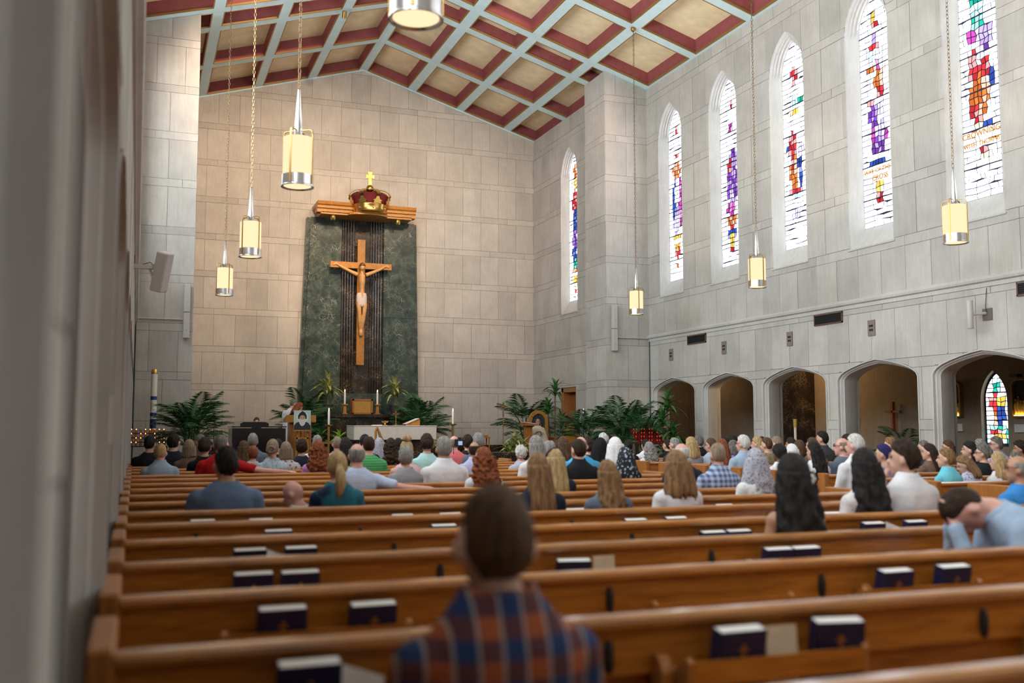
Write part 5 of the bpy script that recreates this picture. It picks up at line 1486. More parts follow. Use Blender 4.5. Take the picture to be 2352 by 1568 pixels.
# hymnals
bc = MB()
bc.box(-0.079, 0.079, -0.026, -0.022, 0.0, 0.235); bc.box(-0.079, 0.079, 0.022, 0.026, 0.0, 0.235); bc.box(-0.082, -0.077, -0.026, 0.026, 0.0, 0.235)
cov = bc.mesh('cover'); cov.materials.append(NAVY)
pg = MB().box(-0.0765, 0.076, -0.022, 0.022, 0.004, 0.2355).mesh('pages'); pg.materials.append(PAPER)
em = MB().box(-0.006, 0.006, -0.0275, -0.026, 0.155, 0.195).box(-0.016, 0.016, -0.0275, -0.026, 0.175, 0.183).mesh('stamped_emblem'); em.materials.append(BRASSD)
lf = MB().prism([(-0.055, 0), (0.055, 0), (0.055, 0.2), (-0.055, 0.2)], lambda x, z, y: (x, y, z), -0.003, 0.003).mesh('leaflet_sheet'); lf.materials.append(CREAMP)
lw = MB().prism([(-0.07, 0), (0.07, 0), (0.07, 0.16), (-0.07, 0.2)], lambda x, z, y: (x, y, z), -0.003, 0.003).mesh('paper_sheet'); lw.materials.append(PAPER)
cnt = {}
byrow = {}
for b_ in bookpos: byrow.setdefault(b_[3], []).append(b_)
for k in byrow:
    row = sorted(byrow[k])
    for j, (x, Y, z, _, kd, px) in enumerate(row):
        where = 'in the %s pew from the camera, %s along' % (ORD[k + 1], ORD[j])
        zt = min(z, 0.838)
        if kd in 'now':
            r = empty('hymnal', (x, Y + 0.04, zt - 0.24)); r.rotation_euler = (math.radians(10), 0, math.radians(0 if kd != 'o' else -12))
            tag(r, ('navy hymnal ' if kd == 'n' else 'thick navy hymnal ' if kd == 'o' else 'white topped hymnal ') + where, 'book', 'books in the pew racks')
            o = bpy.data.objects.new('cover', cov); link(o, r)
            o = bpy.data.objects.new('pages', pg); link(o, r)
            if k < 3: o = bpy.data.objects.new('stamped_emblem', em); link(o, r)
        else:
            me = lf if kd == 'c' else lw
            o = bpy.data.objects.new('leaflet', me); o.location = (x, Y, zt - 0.20); o.rotation_euler = (math.radians(-5), math.radians(4 if kd == 'p' else 0), 0)
            link(o); tag(o, ('cream leaflet ' if kd == 'c' else 'loose white paper ') + where, 'leaflet', 'books in the pew racks')

# ================================================================== PEOPLE
SKIN = {'f': plain('fair_skin', (0.62, 0.36, 0.26), 0.55, var=0.06, vs=14), 'p': plain('pink_skin', (0.66, 0.36, 0.29), 0.5, var=0.08, vs=14), 't': plain('tan_skin', (0.46, 0.24, 0.145), 0.55, var=0.06, vs=14),
        'b': plain('brown_skin', (0.16, 0.075, 0.045), 0.5, var=0.06, vs=14)}
HAIR = {'black': hair_mat('black_hair', (0.006, 0.005, 0.005), (0.03, 0.025, 0.022)), 'dark': hair_mat('dark_brown_hair', (0.012, 0.007, 0.005), (0.06, 0.033, 0.02)), 'brown': hair_mat('brown_hair', (0.04, 0.02, 0.01), (0.15, 0.08, 0.04)),
        'light': hair_mat('light_brown_hair', (0.11, 0.055, 0.025), (0.38, 0.22, 0.10)), 'blond': hair_mat('blond_hair', (0.28, 0.17, 0.07), (0.62, 0.45, 0.23)), 'ash': hair_mat('ash_hair', (0.17, 0.12, 0.08), (0.38, 0.29, 0.20)),
        'red': hair_mat('auburn_hair', (0.10, 0.025, 0.01), (0.36, 0.11, 0.04)), 'grey': hair_mat('grey_hair', (0.13, 0.12, 0.11), (0.42, 0.40, 0.38)), 'white': hair_mat('white_hair', (0.45, 0.42, 0.39), (0.80, 0.78, 0.75)), 'iron': hair_mat('iron_grey_hair', (0.05, 0.045, 0.04), (0.25, 0.23, 0.21)),
        'whitelace': cloth('white_lace', (0.78, 0.77, 0.76), 'lace', (0.52, 0.50, 0.50), 60), 'greylace': cloth('grey_lace', (0.40, 0.40, 0.46), 'lace', (0.13, 0.13, 0.17), 45), 'blacklace': cloth('black_white_lace', (0.02, 0.025, 0.035), 'lace', (0.45, 0.50, 0.54), 22),
        'blackcloth': cloth('black_cloth', (0.008, 0.009, 0.011)), 'navycloth': cloth('navy_headscarf', (0.03, 0.025, 0.11))}
def S(name):
    t = {'black': ((0.010, 0.011, 0.014),), 'navy': ((0.013, 0.017, 0.035),), 'ltblue': ((0.33, 0.43, 0.56),), 'paleblue': ((0.50, 0.58, 0.76),), 'steel': ((0.13, 0.19, 0.31),), 'red': ((0.42, 0.008, 0.010),), 'grey': ((0.30, 0.30, 0.33),), 'darkgrey': ((0.06, 0.065, 0.075),),
         'slate': ((0.12, 0.15, 0.20),), 'denim': ((0.42, 0.52, 0.58), 'floral', (0.24, 0.34, 0.42), 26), 'floral': ((0.55, 0.50, 0.50), 'floral', (0.08, 0.06, 0.09), 22), 'pinkpurple': ((0.58, 0.26, 0.60),), 'pink': ((0.72, 0.48, 0.52),), 'coral': ((0.72, 0.17, 0.19),), 'teal': ((0.02, 0.13, 0.18), 'floral', (0.008, 0.02, 0.05), 5),
         'green': ((0.10, 0.42, 0.15), 'stripe', (0.06, 0.30, 0.11), 9), 'mint': ((0.45, 0.72, 0.72),), 'white': ((0.74, 0.73, 0.75),), 'whiteblouse': ((0.70, 0.68, 0.68), 'floral', (0.60, 0.55, 0.55), 30), 'lavender': ((0.46, 0.45, 0.68),), 'stripe': ((0.72, 0.72, 0.76), 'stripe', (0.14, 0.16, 0.28), 16), 'sky': ((0.06, 0.36, 0.66),),
         'plaid': ((0.07, 0.12, 0.28), 'plaid', (0.42, 0.48, 0.60), 5.5), 'tartan': ((0.022, 0.045, 0.13), 'tartan', (0.34, 0.085, 0.03), 3.4), 'whitefloral': ((0.70, 0.71, 0.70), 'floral', (0.45, 0.55, 0.58), 18), 'suit': ((0.035, 0.045, 0.065),), 'charcoal': ((0.05, 0.055, 0.06),), 'turquoise': ((0.16, 0.55, 0.66),),
         'lilacfloral': ((0.60, 0.60, 0.72), 'floral', (0.14, 0.14, 0.34), 30), 'bluepolo': ((0.04, 0.22, 0.55),), 'purple': ((0.28, 0.22, 0.50),), 'alb': ((0.78, 0.76, 0.76),), 'cream': ((0.72, 0.60, 0.48),), 'brown': ((0.16, 0.10, 0.07),), 'fur': ((0.25, 0.19, 0.12), 'floral', (0.10, 0.07, 0.04), 40), 'patterned': ((0.5, 0.5, 0.52), 'floral', (0.10, 0.10, 0.14), 40)}[name]
    return cloth('shirt_' + name, *t)
TROUS = plain('dark_trousers', (0.03, 0.03, 0.04), 0.9)
HEADC = Vector((0, 0.012, 1.233))
NECK = Vector((0, -0.012, 1.12))
KW = {'M': 1.0, 'F': 0.86, 'C': 0.84}
def head_rot(yaw, pitch): return Matrix.Rotation(math.radians(yaw), 3, 'Z') @ Matrix.Rotation(math.radians(-pitch), 3, 'X')
def leaner(lean, stand):
    M_ = Matrix.Rotation(math.radians(-lean), 3, 'X')
    piv = Vector((0, 0, 0.52))
    return lambda p: tuple(piv + M_ @ (Vector(p) - piv) + Vector((0, 0, 0.42 if stand else 0)))
def arm_path(s_, arms, w):
    sh = (s_ * 0.182 * w, -0.02, 0.985)
    if arms == 'out' and s_ > 0: return [sh, (0.30, -0.075, 0.945), (0.46, -0.125, 0.905), (0.62, -0.15, 0.895), (0.74, -0.165, 0.892)]
    if arms == 'chin' and s_ < 0: return [sh, (-0.25 * w, 0.05, 0.85), (-0.235 * w, 0.15, 0.76), (-0.14, 0.20, 0.94), (-0.065, 0.17, 1.08)]
    if arms == 'brow': return [sh, (s_ * 0.22, 0.12, 0.86), (s_ * 0.17, 0.28, 0.86), (s_ * 0.08, 0.25, 1.02), (s_ * 0.035, 0.19, 1.16)]
    if arms == 'book': return [sh, (s_ * 0.235 * w, 0.06, 0.86), (s_ * 0.22 * w, 0.12, 0.76), (s_ * 0.14, 0.26, 0.82), (s_ * 0.08, 0.33, 0.86)]
    return [sh, (s_ * 0.213 * w, -0.01, 0.87), (s_ * 0.218 * w, 0.035, 0.76), (s_ * 0.17 * w, 0.18, 0.68), (s_ * 0.10 * w, 0.28, 0.645)]
TORSO = [(0.445, 0.165, 0.115, 0.02), (0.55, 0.17, 0.125, 0.02), (0.68, 0.158, 0.115, 0.0), (0.80, 0.17, 0.122, -0.012), (0.92, 0.188, 0.126, -0.022), (0.99, 0.186, 0.116, -0.026), (1.035, 0.166, 0.100, -0.026), (1.07, 0.128, 0.084, -0.022), (1.10, 0.088, 0.070, -0.018), (1.135, 0.062, 0.060, -0.014)]
def torso_rings(w, grow, lift, n=20):
    rs = []
    for z, hw, hd, yc in TORSO:
        wf = w if hw > 0.1 else 1.0
        rs.append([lift((math.copysign(abs(math.cos(2 * math.pi * i / n)) ** 0.8, math.cos(2 * math.pi * i / n)) * (hw * wf + grow), yc + math.copysign(abs(math.sin(2 * math.pi * i / n)) ** 0.85, math.sin(2 * math.pi * i / n)) * (hd * (0.6 + 0.4 * w) + grow), z)) for i in range(n)])
    return rs
def hand(b, wrist, d, lift, up=Vector((0, 0, 1)), curl=0.4, sc=1.0):
    """palm, four unequal fingers and a thumb"""
    d = Vector(d).normalized(); side = d.cross(up).normalized(); nrm = side.cross(d).normalized()
    wv = Vector(wrist)
    b.tube([lift(wv), lift(wv + d * 0.045 * sc), lift(wv + d * 0.09 * sc)], [0.024 * sc, 0.036 * sc, 0.034 * sc], 10, flat=0.5)
    for q, ln in ((-1.5, 0.062), (-0.5, 0.075), (0.5, 0.072), (1.5, 0.055)):
        p0 = wv + d * 0.085 * sc + side * q * 0.018 * sc
        p1 = p0 + (d * (1 - 0.3 * curl) + side * q * 0.06 - nrm * curl * 0.4) * ln * 0.5 * sc
        p2 = p1 + (d * (1 - curl) - nrm * curl * 1.4) * ln * 0.6 * sc
        b.tube([lift(p0), lift(p1), lift(p2)], [0.0095 * sc, 0.009 * sc, 0.0075 * sc], 6)
    t0 = wv + d * 0.03 * sc + side * 0.028 * sc
    b.tube([lift(t0), lift(t0 + (d * 0.6 + side * 0.7) * 0.04 * sc), lift(t0 + (d * 1.3 + side * 0.75) * 0.05 * sc)], [0.012 * sc, 0.011 * sc, 0.008 * sc], 6)
_bm, _sm, _tm, _hm = {}, {}, {}, {}
def body_mesh(kind, yaw, pitch, arms, lean, stand):
    key = (kind, yaw, pitch, arms, lean, stand)
    if key in _bm: return _bm[key]
    w = KW[kind]; lift = leaner(lean, stand)
    b = MB()
    b.rings(torso_rings(w, -0.012, lift))
    R3 = head_rot(yaw, pitch)
    def hp(p): return lift(NECK + R3 @ (Vector(p) - NECK))
    def hball(c, r): 
        m_ = MB().ball(c, r, 18, 12)
        b.add([hp(v) for v in m_.v], m_.f)
    nk = 0.056 if kind == 'M' else 0.046
    b.tube([lift((0, -0.016, 1.04)), lift((0, -0.012, 1.11)), hp((0, 0.0, 1.18))], [nk * 1.3, nk * 1.05, nk], 14)
    hball(HEADC + Vector((0, -0.008, 0.012)), (0.076, 0.094, 0.106))
    hball(HEADC + Vector((0, 0.025, -0.045)), (0.058, 0.068, 0.070))
    hball(HEADC + Vector((0, 0.066, -0.095)), (0.026, 0.022, 0.020))
    hball(HEADC + Vector((0, 0.104, -0.020)), (0.012, 0.018, 0.022))
    hball(HEADC + Vector((0, 0.085, 0.026)), (0.045, 0.014, 0.012))
    hball(HEADC + Vector((0, 0.088, -0.060)), (0.020, 0.010, 0.010))
    for s_ in (-1, 1): hball(HEADC + Vector((s_ * 0.081, -0.006, -0.012)), (0.012, 0.022, 0.031))
    for s_ in (-1, 1):
        p = arm_path(s_, arms, w)
        b.ball(lift((p[0][0] * 0.97, p[0][1], p[0][2] - 0.014)), 0.066 if kind != 'C' else 0.054, 12, 8)
        b.tube([lift(q) for q in p], [0.055, 0.046, 0.041, 0.036, 0.026] if kind != 'C' else [0.045, 0.038, 0.034, 0.030, 0.022], 10)
        d = Vector(p[-1]) - Vector(p[-2])
        if arms == 'out' and s_ > 0: hand(b, p[-1], (1, -0.15, -0.12), lift, curl=0.45)
        elif arms in ('chin', 'brow') and (s_ < 0 or arms == 'brow'): hand(b, p[-1], d, lift, up=Vector((0, -1, 0)), curl=0.5)
        else: hand(b, p[-1], d, lift, curl=0.35)
    me = fuse(b, 0.0115, 2, 'body')
    _bm[key] = me
    return me
def shirt_mesh(kind, arms, lean, stand, sleeve):
    key = (kind, arms, lean, stand, sleeve)
    if key in _sm: return _sm[key]
    w = KW[kind]; lift = leaner(lean, stand)
    b = MB()
    rs = torso_rings(w, 0.010, lift)
    if sleeve == 'bare': rs = rs[:-2]
    elif sleeve != 'collar': rs = rs[:-1] 
    b.rings(rs)
    if sleeve != 'bare':
        for s_ in (-1, 1):
            p = arm_path(s_, arms, w)
            p_sh = p[0]
            g = [0.075, 0.064, 0.058, 0.050, 0.038] if kind != 'C' else [0.062, 0.053, 0.048, 0.042, 0.032]
            if sleeve == 'short': p, g = p[:2] + [tuple(Vector(p[1]).lerp(Vector(p[2]), 0.55))], g[:2] + [0.064 if kind != 'C' else 0.054]
            b.tube([lift(q) for q in p], g, 12)
            k_ = 1.0 if kind != 'C' else 0.84
            b.ball(lift((p_sh[0] * 0.97, p_sh[1] - 0.003, p_sh[2] - 0.012)), (0.083 * k_, 0.080 * k_, 0.080 * k_), 14, 10)
    if sleeve == 'collar':
        pass
    me = fuse(b, 0.015, 4, 'shirt')
    # soft creases
    for v in me.vertices:
        n_ = noise.noise(Vector((v.co.x * 9, v.co.y * 9, v.co.z * 5 + 3.0)))
        v.co += v.normal * (n_ * 0.006)
    if sleeve in ('collar', 'short', 'long'):
        c = MB()
        ring = [(1.0, 0.092, 1.088), (1.0, 0.077, 1.136), (1.0, 0.069, 1.139), (1.0, 0.066, 1.10)] if sleeve == 'collar' else [(1, 0.098, 1.084), (1, 0.086, 1.110), (1, 0.075, 1.112), (1, 0.07, 1.07)]
        c.rings([[lift((r_ * math.cos(2 * math.pi * i / 24), -0.013 + r_ * 0.98 * math.sin(2 * math.pi * i / 24), z + 0.006 * math.cos(4 * math.pi * i / 24))) for i in range(24)] for _, r_, z in ring], cap=False)
        bm = bmesh.new(); bm.from_mesh(me)
        cm = c.mesh('collar', smooth='all'); bm.from_mesh(cm); bm.to_mesh(me); bm.free()
        bpy.data.meshes.remove(cm)
    _sm[key] = me
    return me
def trouser_mesh(stand):
    if stand in _tm: return _tm[stand]
    b = MB()
    if stand:
        b.ball((0, 0.0, 0.92), (0.165, 0.115, 0.12), 14, 8)
        for s_ in (-1, 1):
            b.tube([(s_ * 0.085, 0, 0.90), (s_ * 0.085, 0.01, 0.5), (s_ * 0.085, -0.01, 0.08)], [0.095, 0.07, 0.06], 10)
            b.ball((s_ * 0.09, 0.05, 0.045), (0.045, 0.12, 0.045), 10, 6)
    else:
        b.ball((0, 0.03, 0.535), (0.165, 0.13, 0.085), 14, 8)
        for s_ in (-1, 1):
            b.tube([(s_ * 0.085, 0.04, 0.54), (s_ * 0.10, 0.25, 0.53), (s_ * 0.11, 0.42, 0.51), (s_ * 0.11, 0.43, 0.3), (s_ * 0.11, 0.40, 0.08)], [0.085, 0.078, 0.064, 0.058, 0.045], 10)
            b.ball((s_ * 0.11, 0.45, 0.045), (0.042, 0.115, 0.045), 10, 6)
    _tm[stand] = fuse(b, 0.02, 3, 'trousers')
    return _tm[stand]
# hair, built around the head centre, face towards +Y
RA, RB, RC = 0.0785, 0.100, 0.118
def cap_rings(b, tf, ts, tb, thick, amp=0.004, freq=14, seed=0, t0=0.0, m=12, n=32, band=False):
    rs = []
    for j in range(m + 1):
        ring = []
        for i in range(n):
            ph = 2 * math.pi * i / n
            c = math.cos(ph)
            te = ts + (tf - ts) * c if c > 0 else ts + (tb - ts) * min(1.0, -c * 1.9) ** 0.85
            th = math.radians((t0 if not band else t0) + (te - t0) * j / m)
            k = 1 + thick * (1 - 0.7 * (j / m) ** 6)
            if j == m: k = 0.93
            if band and (j == 0): k = 0.97
            if band and c > 0.25: k = 0.9
            p = Vector((RA * math.sin(th) * math.sin(ph), RB * math.sin(th) * c, RC * math.cos(th) * (1.0 if th < 1.5708 else 0.88))) * k
            nz = noise.noise(Vector((p.x * freq * 5 + seed * 7, p.y * freq * 5, p.z * freq * 2)))
            p += p.normalized() * nz * amp * (1.0 if j < m else 0.2)
            ring.append((p.x, p.y - 0.004, p.z + 0.006))
        rs.append(ring)
    b.rings(rs, cap=True)
def curtain(b, L, w0, w1, d0=0.085, d1=0.07, top=0.02, amp=0.008, wave=0.0, curl=0.0, seed=0, yc0=-0.03, yc1=-0.085, n=84, m=16, front=0.3):
    rs = []
    for j in range(m + 1):
        t = j / m
        z = top - (L + top) * t
        w = w0 + (w1 - w0) * t ** 0.8
        d = d0 + (d1 - d0) * t
        yc = yc0 + (yc1 - yc0) * min(1, t * 1.5)
        if j == m: w *= 0.82; d *= 0.75
        ring = []
        for i in range(n):
            a = 2 * math.pi * i / n
            x = w * math.cos(a); y = d * math.sin(a)
            if y > 0: y *= front
            st = noise.noise(Vector((math.cos(a) * 6 + seed, math.sin(a) * 6, z * 2.0)))
            k = 1 + 0.10 * noise.noise(Vector((math.cos(a) * 15 + seed, math.sin(a) * 17, z * 1.5))) + amp * 8 * st * (0.3 + t) + wave * math.sin(z * 45 + 3 * math.sin(a * 3 + seed)) * (0.3 + t)
            cz = 0
            if curl:
                q = noise.noise(Vector((x * 26 + seed, y * 26, z * 26)))
                q2 = noise.noise(Vector((x * 55 + seed, y * 55, z * 55)))
                k += curl * (q * 1.6 + q2 * 0.8); cz = 0.02 * q if j == m else 0
            ring.append((x * k, yc + y * k, z + (0.05 * st if j >= m - 1 else 0) + cz))
        rs.append(ring)
    b.rings(rs)
def hair_mesh(kind, seed=0):
    key = (kind, seed)
    if key in _hm: return _hm[key]
    b = MB()
    if kind == 'short': cap_rings(b, 52, 86, 146, 0.11, 0.009, 14, seed, m=16, n=44)
    elif kind == 'buzz': cap_rings(b, 50, 84, 142, 0.05, 0.003, 20, seed)
    elif kind == 'thick': cap_rings(b, 57, 90, 150, 0.17, 0.017, 11, seed, m=16, n=48)
    elif kind == 'curlycap': cap_rings(b, 56, 102, 144, 0.22, 0.030, 11, seed, m=18, n=44)
    elif kind == 'afro': cap_rings(b, 60, 112, 140, 0.42, 0.014, 14, seed)
    elif kind == 'bald': cap_rings(b, 60, 92, 144, 0.05, 0.003, 14, seed, t0=64, band=True)
    elif kind == 'spot': cap_rings(b, 52, 86, 144, 0.065, 0.005, 16, seed, t0=26)
    elif kind == 'bob':
        cap_rings(b, 55, 95, 120, 0.15, 0.005, 12, seed); curtain(b, 0.15, 0.100, 0.112, 0.105, 0.085, 0.03, 0.006, 0, 0, seed, -0.02, -0.035)
    elif kind == 'lob':
        cap_rings(b, 55, 95, 120, 0.17, 0.005, 12, seed); curtain(b, 0.24, 0.102, 0.150, 0.11, 0.105, 0.05, 0.009, 0.01, 0, seed, -0.02, -0.06, front=0.5)
    elif kind == 'long':
        cap_rings(b, 55, 95, 120, 0.14, 0.005, 12, seed); curtain(b, 0.42, 0.096, 0.118, 0.10, 0.075, 0.04, 0.012, 0.008, 0, seed, -0.02, -0.105)
    elif kind == 'wavy':
        cap_rings(b, 55, 95, 120, 0.17, 0.007, 12, seed); curtain(b, 0.42, 0.10, 0.145, 0.105, 0.085, 0.04, 0.014, 0.07, 0.05, seed, -0.02, -0.10, n=56, m=30)
    elif kind == 'curly':
        cap_rings(b, 56, 98, 124, 0.24, 0.018, 12, seed, m=18, n=44); curtain(b, 0.30, 0.115, 0.165, 0.115, 0.10, 0.05, 0.010, 0.04, 0.16, seed, -0.02, -0.085, n=64, m=34)
    elif kind == 'pony':
        cap_rings(b, 52, 90, 138, 0.11, 0.005, 12, seed)
        b.ball((0, -0.115, 0.0), (0.028, 0.026, 0.028), 12, 8)
        b.tube([(0, -0.12, 0.0), (0.0, -0.155, -0.05), (0.008, -0.155, -0.13), (-0.004, -0.15, -0.20), (-0.012, -0.145, -0.26)], [0.028, 0.044, 0.046, 0.036, 0.012], 14, flat=0.8)
    elif kind == 'bun':
        cap_rings(b, 52, 90, 138, 0.11, 0.006, 12, seed)
        b.ball((0, -0.12, -0.01), (0.05, 0.038, 0.05), 14, 10)
        b.tube([(0.045 * math.cos(q), -0.145, -0.01 + 0.042 * math.sin(q)) for q in [2 * math.pi * i / 10 for i in range(11)]], 0.018, 8)
        b.ball((-0.02, -0.115, -0.075), (0.032, 0.028, 0.03), 12, 8)
    elif kind == 'topbun':
        cap_rings(b, 52, 88, 116, 0.10, 0.005, 12, seed); b.ball((0, -0.035, 0.150), (0.058, 0.055, 0.048), 14, 10)
    elif kind == 'updo':
        cap_rings(b, 52, 90, 136, 0.20, 0.018, 10, seed, m=16, n=44); b.ball((0.0, -0.10, 0.01), (0.062, 0.04, 0.065), 14, 10)
    elif kind == 'veil':
        cap_rings(b, 58, 100, 124, 0.20, 0.004, 8, seed); curtain(b, 0.32, 0.102, 0.185, 0.115, 0.105, 0.05, 0.012, 0.03, 0, seed, -0.01, -0.055, front=0.7, n=48, m=20)
    elif kind == 'hood':
        cap_rings(b, 60, 104, 126, 0.22, 0.003, 8, seed); curtain(b, 0.30, 0.105, 0.20, 0.12, 0.12, 0.05, 0.010, 0, 0, seed, -0.005, -0.02, front=0.9)
    elif kind == 'scarf':
        cap_rings(b, 48, 88, 118, 0.20, 0.004, 9, seed); b.ball((0, -0.075, -0.02), (0.07, 0.075, 0.085), 14, 10)
    me = b.mesh('hair', smooth='all')
    _hm[key] = me
    return me
GLS = MB()
for s_ in (-1, 1):
    GLS.tube([(s_ * 0.034 + 0.026 * math.cos(q), 0.103, 0.012 + 0.019 * math.sin(q)) for q in [2 * math.pi * i / 12 for i in range(13)]], 0.0028, 5)
    GLS.tube([(s_ * 0.060, 0.103, 0.016), (s_ * 0.078, 0.06, 0.016), (s_ * 0.082, -0.005, 0.010)], 0.0028, 5)
GLS.tube([(-0.009, 0.105, 0.014), (0.009, 0.105, 0.014)], 0.0026, 5)
GLSM = GLS.mesh('glasses')
EYM = MB()
for s_ in (-1, 1):
    EYM.ball((s_ * 0.033, 0.083, 0.010), (0.0125, 0.008, 0.0065), 10, 6)
    EYM.tube([(s_ * 0.016, 0.0965, 0.032), (s_ * 0.034, 0.096, 0.036), (s_ * 0.052, 0.084, 0.030)], 0.004, 5)
EYMM = EYM.mesh('eyes_and_brows')
EYEC = plain('dark_eye', (0.03, 0.018, 0.012), 0.3)
LIPM = MB().ball((0, 0.0925, -0.062), (0.022, 0.007, 0.006), 10, 6).mesh('mouth')
LIPC = plain('lip', (0.42, 0.13, 0.11), 0.5)
_seed = [0]
def person(loc, s, kind, yaw, hairk, hairc, shirt, skin, label, group='congregation in the pews', turn=0.0, pitch=0, arms='rest', lean=0, stand=False, sleeve='short', glasses=False, hs=1.0, wide=1.0, robe=None, extra=None, hseed=None):
    r = empty('person', loc, math.radians(turn)); tag(r, label, 'person', group)
    r.scale = (s * wide, s, s)
    inst('body', body_mesh(kind, yaw, pitch, arms, lean, stand), SKIN[skin], r)
    inst('shirt', shirt_mesh(kind, arms, lean, stand, sleeve), S(shirt), r)
    inst('trousers', trouser_mesh(stand), TROUS, r)
    lift = leaner(lean, stand)
    R3 = head_rot(yaw, pitch)
    hc = Vector(lift(NECK + R3 @ (HEADC + Vector((0, -0.004, 0.008)) - NECK)))
    rot = (Matrix.Rotation(math.radians(-lean), 3, 'X') @ R3).to_euler()
    _seed[0] += 1
    k = hs / wide
    if hairk: inst('hair' if hairk not in ('veil', 'hood', 'scarf') else 'head_veil', hair_mesh(hairk, _seed[0] % 3 if hseed is None else hseed), HAIR[hairc], r, hc, rot, (k, hs, hs))
    inst('eyes_and_brows', EYMM, EYEC, r, hc, rot)
    inst('mouth', LIPM, LIPC, r, hc, rot)
    if glasses: inst('glasses', GLSM, BLACKM, r, hc, rot)
    return r, hc, rot
def seated(px, py, k, kind, yaw, hairk, hairc, shirt, skin, label, dy=0.0, **kw):
    Y = ROW0 + ROWP * k + 0.235 + dy
    p = at(px, py, Y)
    yaw = int(round(yaw / 15.0) * 15)
    top = 1.358 + {'thick': 0.012, 'afro': 0.04, 'curlycap': 0.02, 'topbun': 0.07, 'curly': 0.02, 'buzz': -0.005, 'bald': -0.008, 'veil': 0.015, 'hood': 0.018}.get(hairk, 0.004)
    s = (p.z - 0.45) / (top - 0.45)
    if kw.get('lean'): s = 1.0
    if not 0.72 < s < 1.14: print('SIZE', px, py, k, round(s, 2), label)
    s = max(0.6, min(1.16, s))
    return person((p.x, Y, 0.45 * (1 - s)), s, kind, yaw, hairk, hairc, shirt, skin, label, **kw)
